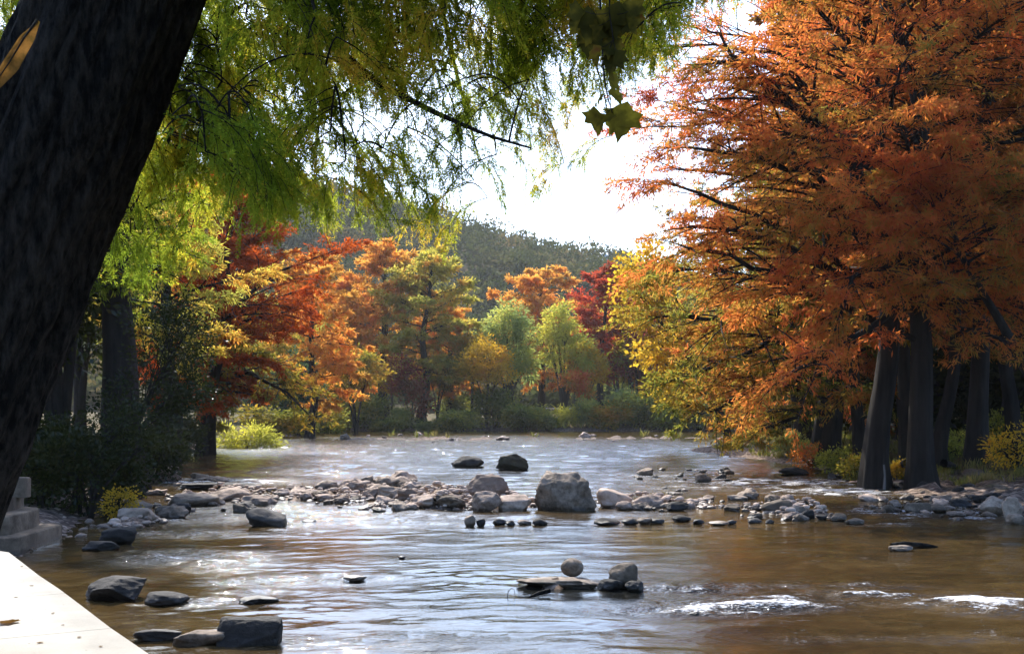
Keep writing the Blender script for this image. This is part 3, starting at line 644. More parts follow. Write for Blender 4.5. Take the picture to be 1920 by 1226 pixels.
# ---- far bank
def fb(px,d): return base_at(px,d)
cypress('far_cypress','tall orange cypress on the far bank below the wooded hill',fb(722,152),23.5,.7,7.0,.22,40,'brownor',41,sub=14,pts=9,lv=8,ll=.55,lw=.16,spread=.4)
cypress('far_cypress','tall olive green cypress with a straight dark trunk on the far bank',fb(790,147),22.5,.62,7.0,.26,38,'olive',42,lean=(.05,0),sub=14,pts=9,lv=8,ll=.5,lw=.14,spread=.4)
cypress('far_cypress','broad brown orange cypress rising behind the pale willows',fb(1015,172),22,.6,8.0,.25,40,'brownor',43,sub=13,pts=9,lv=8,ll=.6,lw=.18,spread=.4,topup=35)
cypress('far_cypress','crimson tree on the far bank between the pale willow and the yellow sycamore',fb(1122,154),20.5,.5,5.0,.28,36,'red',44,lean=(.04,0),sub=13,pts=9,lv=8,ll=.5,lw=.16,spread=.4)
cypress('far_cypress','dusky orange cypress next to the tall orange one, lower and thinner',fb(650,158),19,.5,5.0,.2,40,'brownor',45,sub=12,pts=9,lv=8,ll=.55,lw=.16,spread=.4)
d=148
broadleaf('pale_willow','pale silvery green willow with rounded crown on the far bank',fb(953,d),5,.3,[(-.4,0,12.2,2.6,2.6,3.4),(2.0,0,11.2,1.8,2.2,2.6),(-2.2,0,10.8,1.6,2,2.6),(.2,-.5,8.0,2.8,2.6,2.4),(1.2,0,13.6,1.3,1.4,1.4),(2.4,.2,7.0,1.4,1.6,2.2)],'willow',46,clumps=150,lpc=60,sig=.42,ll=.6,lw=.15,droop=.35,shell=.45)
broadleaf('pale_willow','rounded yellow green willow with a bright top beside the silvery one',fb(1056,d-1),5,.3,[(-.3,0,12.2,1.9,2.2,2.9),(2.1,0,9.3,1.9,2.1,2.2),(-1.7,0,9.6,1.6,2,2.6),(1.0,0,7.8,2.2,2,2.2),(.8,0,11.2,1.7,1.6,1.9),(3.0,0,7.8,1.1,1.2,1.3)],'lime',47,clumps=140,lpc=60,sig=.40,ll=.55,lw=.15,droop=.35,shell=.45)
broadleaf('golden_tree','small golden yellow tree in front of the silvery willow',fb(912,143),4,.2,[(0,0,8.4,2.4,2.2,2.6),(1.6,0,7.2,1.8,1.8,1.7),(-1.4,0,7.6,1.6,1.6,1.8)],'yellow',48,clumps=70,lpc=70,sig=.5,ll=.42,lw=.2)
broadleaf('golden_tree','small yellow olive tree standing below the tall orange cypress',fb(668,126),4,.2,[(-.4,0,8.3,2.6,2,1.7),(1.4,0,7.6,2.0,2,1.5),(-1.8,0,6.4,1.8,1.8,1.6)],'ygreen',49,clumps=70,lpc=70,sig=.45,ll=.42,lw=.16)
broadleaf('bluish_tree','blue green leafy tree between the arching bough and the yellow olive tree',fb(560,118),3,.2,[(0,0,6.8,2.2,2,2.4),(1.4,0,4.6,1.8,1.6,2.0),(-1.2,0,5.0,2,1.8,2.2)],'bluegreen',50,clumps=80,lpc=70,sig=.45,ll=.4,lw=.2)
broadleaf('wine_tree','dark wine red small tree at the foot of the olive cypress',fb(772,142.8),2,.14,[(0,0,5.4,1.9,1.7,2.0),(-1.8,0,6.6,1.5,1.4,2.4),(1.4,0,3.2,1.6,1.5,1.5)],'wine',51,clumps=60,lpc=60,sig=.45,ll=.4,lw=.18)
broadleaf('orange_sapling','small orange sapling between trunks below the yellow green willow',fb(1078,143.5),2,.1,[(0,0,5.4,1.5,1.3,1.1),(.8,0,4.2,1.1,1,.8)],'orange',52,clumps=34,lpc=50,sig=.4,ll=.4,lw=.18)
broadleaf('dark_trunked_oak','dark leafy tree under the crimson crown on the far bank',fb(1195,150),4,.3,[(0,0,9.6,2.6,2.4,2.6),(1.8,0,7,2.2,2,2.4),(-1.6,0,7.4,1.6,1.6,1.8),(2.6,0,4,2,2,2)],'wine',53,clumps=80,lpc=60,sig=.5,ll=.45,lw=.2)
broadleaf('shore_bush','pale grassy bush on the shore below the yellow green willow',fb(1060,141.8),.5,.05,[(0,0,1.2,1.7,1.1,1.2),(.9,0,1.7,1,.9,1.0)],'lime',54,clumps=40,lpc=60,sig=.35,ll=.4,lw=.12,cat='shrub',stems=3,parts=('stem','foliage'))
protos={}; rg_u=np.random.default_rng(31)
for i,(px,d,k,s) in enumerate([(600,139,'bush',1.2),(640,141.5,'yb',1.0),(690,144,'dk',1.3),(722,142.6,'dk',1.1),(755,145,'bush',1.1),(806,143.4,'bush',1.0),(838,143,'dk',1.2),(868,144,'bush',1.3),(930,146,'dk',1.5),(975,144,'dk',1.6),(1000,146,'bush',1.4),
      (1020,144,'dk',1.2),(1100,145,'bush',1.2),(1140,143.5,'yb',1.3),(1170,146,'bush',1.7),(1205,144,'dk',1.3),(1240,143.5,'bush',1.6),(1275,145,'dk',1.7),(1310,144,'bush',1.5),(1350,143,'dk',1.5),(1395,146,'bush',1.6),(1440,147,'dk',1.6),(1490,148,'bush',1.6),(1540,150,'dk',1.7),(560,120,'dk',1.2),(520,106,'dk',1.4),(610,128,'dk',1.3),
(660,150,'bush',1.5),(850,153,'bush',1.4),(1320,156,'dk',2.0),(1400,158,'bush',2.0)]):
    k='yb' if (k=='dk' and i%3==1) else k
    d=d-3.2 if 141<d<149.5 else d; b=fb(px,d)
    lb={'bush':'mid green understory shrub along the far shore','yb':'yellowish understory shrub along the far shore','dk':'dark green understory shrub along the far shore'}[k]
    if k not in protos:
        protos[k]=broadleaf('understory_shrub',lb,b,.8,.06,[(0,0,1.7,1.8,1.4,1.5),(1.1,0,2.5,1.1,1,1.2),(-1.2,.2,2.1,1.2,1,1.2)],{'bush':'bush','yb':'ygreen','dk':'deepgreen'}[k],70+i,clumps=60,lpc=55,sig=.4,ll=.36,lw=.18,cat='shrub',stems=3,parts=('stem','foliage'),group={'bush':'mid green','yb':'yellowish','dk':'dark green'}[k]+' shrubs along the far shore')
    else: dup(protos[k],b,i*1.9,(s*.8*rg_u.uniform(.8,1.3),s*.8,s*rg_u.uniform(.42,.85)))
for i,(px,d,sc) in enumerate([(560,182,1.0),(850,196,1.05),(1100,196,.95),(1185,190,1.0),(1260,176,1.05),(1330,184,1.1),(1410,178,1.1),(1490,186,1.2),(480,150,1.1),(1580,190,1.2),(400,130,1.0)]):
    b=base_at(px,d); lb='dusky green tree in the belt behind the far bank trees'
    if i==0: ft0=broadleaf('belt_tree',lb,b,5,.35,[(0,0,11,3.6,3.4,3.6),(2.4,0,9,2.8,2.8,2.8),(-2.4,.5,9.5,2.6,2.8,2.8),(.5,0,6,3,3,2.4)],'bush',90,clumps=110,lpc=70,sig=.7,ll=.6,lw=.3,group='trees in the belt behind the far bank')
    else: dup(ft0,b,i*1.3,sc)

def find(nm,k): return bpy.data.objects[nm if k==0 else '%s.%03d'%(nm,k)]
src={'rust':find('far_cypress',0),'olive':find('far_cypress',1),'gold':find('golden_tree',0),'yolive':find('golden_tree',1),'willow':find('pale_willow',0)}
lbs={'rust':'rust orange tree filling a gap in the far bank trees','olive':'olive green tree filling a gap in the far bank trees','gold':'golden tree among the crowded far bank trees','yolive':'yellow olive tree among the crowded far bank trees','willow':'pale green tree peeping between the crowded far bank trees'}
for i,(px,d,k,sc_) in enumerate([(612,150,'olive',.62),(842,153,'rust',.66),(885,150,'yolive',1.15),(1100,148,'gold',.9),(1160,163,'gold',1.5),(1180,152,'yolive',1.1),(1235,158,'rust',.75),(1262,150,'yolive',1.2),(1300,162,'olive',.8),(1345,152,'gold',1.2),(1400,160,'rust',.7),(1450,158,'yolive',1.3),(1520,165,'rust',.8),(820,148,'yolive',.85),(735,147,'gold',.7),(560,140,'rust',.6),(530,125,'yolive',1.0)]):
    dup(src[k],fb(px,d),i*2.1+.5,sc_,label=lbs[k],group='mixed autumn trees crowding the far bank')
# ---- wooded hill
RX=np.array([-1600,-600,300,560,700,800,900,960,1040,1130,1190,1300,1500,1800,2600,3600]); RY=np.array([330,255,285,325,372,404,428,446,466,475,490,530,570,610,640,650])+34.
DR=460.
def hill_z(x,y):
    px=x/DR*F+960; top=H-(np.interp(px,RX,RY)-YH)/F*DR
    t=np.clip((y-185)/(DR-185),0,1); s=t*t*(3-2*t)
    z=.6+(top-.6)*(.25*t+.75*s)*np.where(y>DR,1-.25*sstep(DR,800,y),1)
    return z+3.5*fbm(np.stack([x,y,0*x],-1)/45,3,14)*np.clip((y-200)/60,0,1)
X,Y=np.meshgrid(np.linspace(-520,640,150),np.linspace(184,800,110))
tag(grid_obj('hill',X,Y,hill_z(X.ravel(),Y.ravel()).reshape(X.shape),M['ground']),kind='structure')
rg=np.random.default_rng(5); Lf=MB(); n=6500
yq=200+290*rg.uniform(0,1,n)**.9; xq=rg.uniform(-.62,.45,n)*yq
zq=hill_z(xq,yq)
sz=(1.5+3.6*rg.uniform(0,1,n)**1.8)*np.clip(yq/380,.8,1.2)
m=70
u=norm(rg.normal(size=(n,m,3))); u[:,:,2]=np.abs(u[:,:,2])*1.0-.15
bump=1+.35*fbm((u*1.6+np.arange(n)[:,None,None]*3.7).reshape(-1,3),2,3).reshape(n,m)
pos=np.stack([xq,yq,zq],-1)[:,None]+u*(sz[:,None]*bump)[...,None]*np.array([1,1,1.1])+np.array([0,0,.6])*sz[:,None,None]
dd=norm(u+rg.normal(0,.7,u.shape))
leaves(Lf,pos.reshape(-1,3),dd.reshape(-1,3),1.25,.95,rg,1.0)
tag(Lf.build('hillside_forest',M['forest']),'grey green oak and cedar forest covering the far hill','forest',kind='stuff')

# ------------------------------------------------------------------ rocks
def ico(sub):
    bm=bmesh.new(); bmesh.ops.create_icosphere(bm,subdivisions=sub,radius=1)
    v=np.array([x.co[:] for x in bm.verts]); f=np.array([[q.index for q in x.verts] for x in bm.faces]); bm.free(); return v,f
ICO={s:ico(s) for s in (2,3,4,5)}
def rock_mesh(seed,sx,sy,sz,sub=4,cuts=9,rough=.16,boxy=0.,jag=.05):
    v,f=ICO[sub]; rg=np.random.default_rng(seed); v=v.copy()
    if boxy>0:
        p=2+boxy*8; v=v/((np.abs(v)**p).sum(1)**(1/p))[:,None]
    v=v*(1+rough*fbm(v*1.1+seed*7.1,3,seed))[:,None]
    for _ in range(cuts):
        nrm=norm(rg.normal(size=3)*np.array([1,1,.8])); dcut=rg.uniform(.62,.92)
        pr=v@nrm; v=v-nrm*(np.maximum(0,pr-dcut)*.88)[:,None]
    v=v*(1+jag*fbm(v*3.3+seed*3.3,4,seed+9,.6))[:,None]
    v=v/np.abs(v).max(0)
    return v*np.array([sx,sy,sz]),f
def rock(name,label,px,py,w,h,mat,seed,z=0.0,dep=.8,sink=.45,cat='rock',group=None,**kw):
    c=gnd(px,py,z); d=c[1]; W=w/F*d/2; Hh=h/F*d; D_=W*dep
    rz=Hh/(2-sink*1.0); cz=z+Hh-rz
    v,f=rock_mesh(seed,W,D_,rz,**kw)
    mb=MB(); mb.add(v,t=f)
    loc=np.array([c[0],d+D_*.75,cz])
    o=mb.build(name,M[mat],smooth=True); o.location=tuple(loc)
    return tag(o,label,cat,group)
RK=[('boulder','largest squarish boulder in midstream with pale top and dark face',1058,957,124,72,'stone',719,dict(dep=.8,boxy=.2,sub=5,sink=.6,jag=.07,cuts=10,rough=.2)),
 ('boulder','broad sloping brown boulder beside the largest one',917,942,104,53,'tan',102,dict(boxy=.15,sub=5,sink=.35)),
 ('rock','pale angular rock at the foot of the sloping brown boulder',910,959,64,38,'tan',103,dict(sub=5)),
 ('rock','pale flat topped rock wedged against the largest boulder',970,957,78,36,'tan',104,dict(boxy=.5)),
 ('rock','dark domed rock in the upper pool with one tapering side',877,876,66,22,'darkstone',105,{}),
 ('rock','mossy rock in the upper pool beside the dark domed one',966,882,74,31,'moss',106,dict(boxy=.25,jag=.1)),
 ('rock','flat dark rock slab barely above water under the ball stone',1050,1102,165,17,'stone',108,dict(dep=.6,boxy=.25,sink=.5,jag=.1)),
 ('rock','dark upright rock beside the flat slab',1172,1102,62,50,'stone',109,dict(boxy=.3,dep=.7)),
 ('rock','small dark rock at the foot of the upright rock',1146,1106,52,20,'darkstone',110,{}),
 ('rock','low dark rock leaning on the upright rock from the river side',1192,1108,40,20,'darkstone',111,{}),
 ('rock','dark loaf shaped rock alone in bright water near the walkway bank',497,988,80,34,'darkstone',112,dict(boxy=.3)),
 ('rock','tiny dark rock tip beyond the loaf shaped rock',579,981,30,8,'darkstone',113,{}),
 ('rock','big dark rock close to the walkway edge',197,1130,120,50,'darkstone',114,dict(boxy=.25,sub=5)),
 ('rock','low dark rock joined to the big rock near the walkway edge',302,1135,88,22,'darkstone',115,{}),
 ('rock','thin dark flat rock awash in brown water',478,1132,76,13,'darkstone',116,dict(boxy=.4)),
 ('rock','long flat rock beside the square stone block',372,1209,112,26,'stone',118,dict(boxy=.5,dep=.5)),
 ('rock','low dark rock by the walkway edge near the square stone block',290,1203,90,22,'darkstone',119,dict(boxy=.3)),
 ('rock','dark rock under the overhanging bank shrubs',214,1022,66,32,'darkstone',120,dict(boxy=.3)),
 ('rock','low bluish rock in front of the rock under the bank shrubs',180,1034,72,20,'darkstone',121,{}),
 ('rock','smooth grey rock below the yellow bush',240,981,82,28,'stone',122,dict(boxy=.35)),
 ('rock','grey rock stacked behind the smooth grey rock below the yellow bush',252,962,60,24,'stone',123,{}),
 ('rock','small rounded rock between the grey rock and the ledge',305,966,36,18,'stone',124,{}),
 ('rock','dark shaded boulder at the foot of the slim trunk',278,884,56,36,'darkstone',125,{}),
 ('rock','low brown ledge sloping into the pool below the yellow bush',345,950,120,24,'stone',126,dict(dep=1.0,boxy=.4)),
 ('rock','brown rounded ledge at the shallow end of the rubble bar',425,940,84,24,'tan',127,{}),
 ('rock','long low dark ledge beside the white riffle',400,918,150,12,'darkstone',128,dict(dep=.6,boxy=.4)),
 ('rock','reddish rock just under the surface in the lower pool',664,1088,46,8,'tan',129,{}),
 ('rock','tiny dark rock tip alone in the lower blue pool',753,1048,14,6,'darkstone',130,{}),
 ('rock','tiny dark rock tip beside the big white riffle',1303,1153,22,6,'darkstone',131,{}),
 ('rock','pale wet wedge of rock beside the floating plank',1692,1034,50,11,'stone',132,{}),
 ('rock','brown block of rock next to the largest boulder',1152,951,72,34,'tan',133,dict(boxy=.5)),
 ('rock','low pale rock in front of the brown block',1172,956,40,17,'tan',134,{}),
 ('rock','wide pale rock past the brown block',1218,953,62,26,'tan',135,{}),
 ('rock','dark rounded rock along the rubble bar past the wide pale rock',1271,958,44,18,'darkstone',136,{}),
 ('rock','domed grey rock midway along the stony riffle',1463,964,64,28,'stone',137,{}),
 ('rock','pale rock touching the domed grey rock',1496,966,38,20,'stone',138,{}),
 ('rock','dark rounded cobble below the pale rock of the riffle',1516,973,30,18,'darkstone',139,{}),
 ('rock','dark cobble near the end of the stony riffle',1544,975,26,13,'darkstone',140,{}),
 ('rock','brown cobble near the end of the stony riffle',1574,977,36,15,'stone',141,{}),
 ('rock','flat grey rock closing the end of the stony riffle',1606,983,40,12,'stone',142,{}),
 ('rock','small domed rock in the white rapid above the riffle',1317,903,38,15,'stone',143,{}),
 ('rock','long low dark rock in the shallows under the grove',1490,890,60,14,'darkstone',146,{}),
 ('rock','pale smooth rock in the shallows near the grove shore',1724,963,54,21,'stone',147,dict(boxy=.3)),
 ('rock','small grey rock beside the pale smooth rock in the shallows',1763,961,34,15,'stone',148,{}),
 ('boulder','rounded pale boulder on the stony shore below the grove',1866,966,56,36,'stone',149,dict(sub=5)),
 ('boulder','upright grey boulder leaning beside the rounded pale boulder',1901,976,38,46,'stone',150,dict(sub=5)),
 ('rock','low grey rock at the foot of the upright grey boulder',1910,984,40,20,'stone',151,{})]
for (nm,lab,px,py,w,h,mat,seed,kw) in RK: rock(nm,lab,px,py,w,h,mat,seed,**kw)
# a stone ball resting on the flat slab
sl=gnd(1066,1096,.0); d=sl[1]+.28; v,f=rock_mesh(107,22/F*d,21/F*d,18/F*d,cuts=2,rough=.06,jag=.02); mb=MB(); mb.add(v,t=f)
o=mb.build('round_stone',M['stone'],smooth=True); o.location=((1072-960)/F*d,d,.085+16/F*d); tag(o,'smooth round ball of stone resting on the flat slab','stone')
# row of small stones just below the big boulders
for i,(px,py,w,h) in enumerate([(881,988,23,24),(905,987,19,15),(945,984,23,10),(962,982,18,9),(985,984,24,10),(1009,984,27,12),(1138,983,42,15),(1184,982,26,12),(1206,982,24,10),(1231,982,28,12),(1281,982,40,17),(1306,981,20,11),(1346,981,36,10),(1382,982,24,8),(1415,983,30,9),(1440,982,18,8)]):
    px+=rg.normal(0,4); py+=rg.normal(0,1.6); w*=rg.uniform(.75,1.35); h*=rg.uniform(.7,1.3)
    rock('dark_stone','small dark stone in the broken row below the largest boulder',px,py,w,h,'darkstone' if i%4 else 'stone',200+i,group='broken row of dark stones',sub=3)
# rubble
pool=[]
for i in range(14):
    v,f=rock_mesh(300+i,1,1,1,sub=4,cuts=12,rough=.26,boxy=(i%3)*.12,jag=.13); mb=MB(); mb.add(v,t=f)
    pool.append(mb)
cache={}
def rubble(n,poly,lo,hi,mats,label,group,seed,flat=.62,zfun=None):
    rg=np.random.default_rng(seed); poly=np.array(poly,float)
    px=rg.uniform(poly[:,0].min(),poly[:,0].max(),n*8); py=rg.uniform(poly[:,1].min(),poly[:,1].max(),n*8); ins=np.zeros(n*8,bool)
    for i in range(len(poly)):
        a,b=poly[i],poly[i-1]; ins^=((a[1]>py)!=(b[1]>py))&(px<(b[0]-a[0])*(py-a[1])/(b[1]-a[1]+1e-9)+a[0])
    px,py=px[ins][:n],py[ins][:n]; Z_=np.zeros(len(px))
    for _ in range(6):
        D_=F*(H-np.maximum(Z_,0))/(py-YH); X_=(px-960)/F*D_; Z_=.5*Z_+.5*np.maximum(terrain_z(X_,D_),-.05)
    for c in range(len(px)):
        p=(X_[c],D_[c]); z=Z_[c]
        r=(lo+(hi-lo)*rg.uniform()**2.2)/F*p[1]/2; mt=mats[rg.integers(len(mats))]; k=rg.integers(len(pool)); key=(k,mt)
        if key not in cache:
            o=pool[k].build('rubble_stone',M[mt],smooth=True); cache[key]=o
        else:
            o=cache[key].copy(); C.objects.link(o)
        fl=flat*rg.uniform(.7,1.25)
        o.scale=(r*rg.uniform(.9,1.4),r*rg.uniform(.7,1.2),r*fl); o.rotation_euler=(rg.normal(0,.15),rg.normal(0,.15),rg.uniform(0,6.28)); o.location=(p[0],p[1]+r*.5,max(z,0)+r*fl*.25)
        tag(o,label,'stone',group)
rubble(110,[(520,925),(600,908),(740,896),(860,920),(880,950),(700,962),(560,940)],9,58,['tan','tan','tan','stone'],'tan stone heaped in the rubble bar beside the sloping brown boulder','stones of the tan rubble bar',401)
rubble(56,[(1120,935),(1250,915),(1450,925),(1560,955),(1620,985),(1400,972),(1150,962)],9,40,['tan','stone','stone'],'grey or tan stone in the long riffle below the white rapid','stones of the long riffle',402)
rubble(80,[(1480,872),(1640,870),(1800,880),(1920,905),(1920,975),(1830,970),(1700,925),(1560,900)],10,40,['stone','darkstone','darkstone'],'grey stone scattered on the shaded shore under the grove','stones of the shaded shore',403)  # mostly dark stone here, the grove's shade put into the stone colour
rubble(34,[(1600,930),(1700,935),(1860,950),(1800,975),(1640,960)],10,40,['stone','tan'],'wet stone breaking the shallow rapid before the grove shore','stones in the shallow rapid',404)
rubble(44,[(260,905),(330,895),(480,910),(560,930),(540,955),(300,975),(200,950)],14,60,['stone','darkstone','tan'],'brown stone in the shallows below the yellow bush','stones in the walkway side shallows',405)
rubble(18,[(1180,882),(1340,880),(1440,895),(1330,905),(1190,900)],10,34,['darkstone','stone'],'dark stone breaking the surface above the white rapid','stones above the rapid',406)
rubble(22,[(540,818),(900,815),(1300,816),(1480,820),(1300,832),(700,830)],8,26,['tan','stone'],'small stone on the gravel bar at the far shore','stones on the far gravel bar',407)

rg=np.random.default_rng(88); gv=MB(); v0,f0=ICO[2]; gx=[];gy=[]
for (cx,cy_,rx,ry,hh) in SHOALS[:8]:
    m=int(700*min(3,rx*ry/6)+150); gx.append(cx+rg.normal(0,.75,m)*rx); gy.append(cy_+rg.normal(0,.75,m)*ry)
gx=np.concatenate(gx); gy=np.concatenate(gy); gz=terrain_z(gx,gy); ok=(gz>-.06)&(gy>14); gx,gy,gz=gx[ok],gy[ok],gz[ok]; m=len(gx)
sz=(.025+.10*rg.uniform(0,1,m)**2.5)
var=[rock_mesh(900+i,1,1,.6,sub=2,cuts=4,rough=.2,jag=.05)[0] for i in range(12)]
V=np.stack(var)[rg.integers(12,size=m)]*sz[:,None,None]*np.array([1.2,1,1]); an=rg.uniform(0,6.28,m); ca,sa=np.cos(an)[:,None],np.sin(an)[:,None]
V=np.stack([V[...,0]*ca-V[...,1]*sa,V[...,0]*sa+V[...,1]*ca,V[...,2]],-1)+np.stack([gx,gy,np.maximum(gz,-.01)+sz*.15],-1)[:,None]
gv.add(V.reshape(-1,3),t=(f0[None]+(np.arange(m)*len(v0))[:,None,None]).reshape(-1,3))
tag(gv.build('river_gravel',M['tan']),'pale tan river gravel strewn over the bars between the rocks','gravel',kind='stuff')

# ------------------------------------------------------------------ walkway, terrace, block
def prism(mb,pts,z0,z1,bev=.015):
    """plan polygon extruded, with a small chamfer round the top"""
    p=np.asarray(pts,float); n=len(p)
    if np.sum(p[:,0]*np.roll(p[:,1],-1)-np.roll(p[:,0],-1)*p[:,1])<0: p=p[::-1]
    c=p.mean(0); e=np.roll(p,-1,0)-p; nr=norm(np.stack([e[:,1],-e[:,0]],-1)); vn_=norm(nr+np.roll(nr,1,0))
    q=p-vn_*bev
    V=np.concatenate([np.c_[p,np.full(n,z0)],np.c_[p,np.full(n,z1-bev)],np.c_[q,np.full(n,z1)],[[*c,z1]]])
    i=np.arange(n); j=(i+1)%n
    mb.add(V,np.concatenate([np.stack([i,j,j+n,i+n],-1),np.stack([i+n,j+n,j+2*n,i+2*n],-1)]),np.stack([i+2*n,j+2*n,np.full(n,3*n)],-1))
mb=MB()
edge=[np.array([9,-10.6])+(np.array([-6.4,14.5])-np.array([9,-10.6]))*t for t in np.linspace(0,1,26)]
edge=[e+np.array([.008,.005])*math.sin(i*2.1) for i,e in enumerate(edge)]
prism(mb,edge+[(-6.9,14.9),(-7.6,14.7),(-6.3,11.6),(-4.75,8.6),(-3.4,6.2),(-5,0),(0,-12)],-.8,.7,.02)
o=mb.build('walkway',M['concrete']); tag(o,'sunlit pale concrete river walkway with a clean slanting edge','walkway')
for i,(xe,y0,y1,z1,lab) in enumerate([(-8.66,19.5,22.3,.31,'lowest stone terrace step standing in the water edge'),(-8.98,19.85,22.0,.64,'middle stone terrace step above the lowest one'),(-9.36,20.2,22.2,.90,'upper stone terrace step under the small upright block')]):
    mb=MB(); pts=[(xe+.1,y0+.25),(xe+.03,y0+1.1),(xe-.02,y1-.5),(xe-.12,y1-.1),(xe-.5,y1+.15),(-12.5,y1+.2),(-12.5,y0-.3),(-9.6,y0-.2),(xe-.25,y0)]
    prism(mb,pts,-.6,z1,.03); o=mb.build('terrace_step',M['ledge']); tag(o,lab,'terrace step','stone terrace steps')
mb=MB(); c=at(36,921,21.6); prism(mb,[(c[0]-.15,c[1]-.14),(c[0]+.15,c[1]-.12),(c[0]+.16,c[1]+.15),(c[0]-.13,c[1]+.16)],.86,1.24,.03)
o=mb.build('stone_block',M['ledge']); tag(o,'small upright pale block standing on the upper terrace step','block')
c=gnd(463,1209); d=c[1]; w=62/F*d
v,f=rock_mesh(117,w,w*.55,.26,sub=5,cuts=2,rough=.06,boxy=1.3,jag=.035); mb=MB(); mb.add(v,t=f); o=mb.build('square_block',M['darkstone'],smooth=True)
o.location=(c[0],d+w*.4,.02); o.rotation_euler=(0,.03,.12); tag(o,'dark square cut stone block half sunk near the walkway','stone block')

# ------------------------------------------------------------------ small things
def strip(pts,rad,mat,name,label,cat,n=6):
    mb=MB(); P=np.array(pts,float); loc=P[0].copy(); tubes(mb,P-loc,np.array(rad),n); o=mb.build(name,M[mat],smooth=True); o.location=tuple(loc); return tag(o,label,cat)
a=gnd(1678,1030)+np.array([0,.2,.05]); b=gnd(1765,1027)+np.array([0,.2,.0]); strip([a,a*.7+b*.3+[0,0,.03],a*.3+b*.7+[0,0,.02],b],[.05,.06,.05,.02],'barkdark','driftwood_log','thin dark driftwood log lying by the pale wet wedge of rock','log')
a=gnd(992,1119)+np.array([0,0,.0]); b=gnd(1030,1114)+np.array([0,0,.05]); strip([a,(a+b)/2+[0,0,.01],b],[.012,.03,.035],'barkdark','driftwood_stub','short dark driftwood stub floating below the flat slab','log')
a=gnd(953,1120); k=a[1]/F; strip([a+np.array([-.02,0,-.05]),a+np.array([0,0,12*k]),a+np.array([6*k,0,18*k]),a+np.array([11*k,0,15*k]),a+np.array([13*k,0,2*k])],[.006,.006,.005,.004,.003],'barkdark','bent_twig','thin bent twig sticking out of the blue pool','twig',5)
a=gnd(1658,912,.1); strip([a+[0,0,-.1],a+[.02,0,.35],a+[-.01,0,.7]],[.05,.035,.03],'barkpale','cypress_knee','pale upright cypress knee at the grove shore','root')
a=gnd(1688,906,.05); strip([a,a+[.15,0,.14],a+[.24,0,.3]],[.025,.02,.01],'barkpale','dead_stick','short pale stick poking up from the shallows by the grove','stick')
# roots spreading from the leaning copper cypress
for i,(p,q) in enumerate([((1700,868),(1640,892)),((1740,872),(1720,900)),((1770,868),(1810,888))]):
    A=gnd(*p,.75); B=gnd(*q,.15); mid=(A+B)/2+np.array([0,0,.12]); k=np.linspace(0,1,8)[:,None]; P=(1-k)**2*A+2*k*(1-k)*mid+k**2*B
    strip(P,np.linspace(.14,.04,8),'bark','cypress_root',['long bare root running to the water from the upright copper cypress','bare root sloping down from the leaning copper cypress','bare root on the bank toward the straight dark trunk'][i],'root',7)
# grass on the spit and banks
rg=np.random.default_rng(9); mb=MB()
def tufts(n,px0,px1,py0,py1,hh,per=16,ws=.012,zmin=.12):
    px=rg.uniform(px0,px1,n); py=rg.uniform(py0,py1,n); d=F*(H-.7)/(py-YH); x=(px-960)/F*d; z=terrain_z(x,d); ok=z>zmin
    x,d,z=x[ok],d[ok],z[ok]; b=np.stack([x,d,z],-1); bb=np.repeat(b,per,0)+rg.normal(0,.10,(len(b)*per,3))*np.array([1,1,.1])
    dr=norm(rg.normal(0,.4,bb.shape)*np.array([1,1,0])+np.array([0,0,1])); leaves(mb,bb,dr,hh*rg.uniform(.5,1.2,(len(bb),1)),ws+.0006*bb[:,1:2],rg,1)
tufts(1500,1340,1640,808,868,.34); tufts(900,1560,1940,820,880,.28); tufts(700,560,1560,802,812,.6,10,.05); tufts(400,380,600,812,835,.4,12)
tag(mb.build('bank_grass',M['grass']),'dry golden green grass along the spit and banks','grass',kind='stuff')
for i,(px,d,k,s,lab) in enumerate([(1525,50.5,'orange',1.0,'small orange leaved bush on the grassy spit'),(1575,46,'lime',.9,'yellow green bush on the spit near the grove trunks'),(1785,43,'lime',1.0,'bright yellow green bush between the grove trunks'),(1905,37,'yellow',1.1,'yellowing bush at the edge of the grove above the boulders'),
      (1480,56,'bush',.9,'low green bush at the tip of the grassy spit'),(1615,41,'ygreen',.8,'olive bush at the foot of the upright copper cypress'),(1690,38.5,'yellow',.5,'small yellow sprout between the two copper trunks'),(1880,47,'lime',1.2,'sunlit green bush behind the straight dark trunk')]):
    broadleaf('spit_bush',lab,base_at(px,d),.3*s,.025,[(0,0,.6*s,.8*s,.6*s,.5*s),(.4*s,0,.8*s,.45*s,.4*s,.4*s),(-.5*s,0,.5*s,.45*s,.4*s,.35*s)],k,500+i,clumps=40,lpc=36,sig=.16*s,ll=.13,lw=.06,cat='shrub',stems=3,parts=('stem','foliage'))
for i,(px,d,s) in enumerate([(1600,66,1.6),(1660,60,1.5),(1740,58,1.7),(1810,64,1.8),(1930,56,1.6),(2010,50,1.6),(1560,74,1.5),(1480,84,1.6),(1860,70,1.8)]):
    lb='dark shrub in the deep shade between the grove trunks'
    b=base_at(px,d)
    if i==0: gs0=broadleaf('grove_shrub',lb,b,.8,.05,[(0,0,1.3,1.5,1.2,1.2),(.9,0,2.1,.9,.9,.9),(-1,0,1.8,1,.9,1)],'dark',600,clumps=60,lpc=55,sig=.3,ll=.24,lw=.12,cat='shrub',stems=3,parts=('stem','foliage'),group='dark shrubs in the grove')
    else: dup(gs0,b,i*1.4,s)

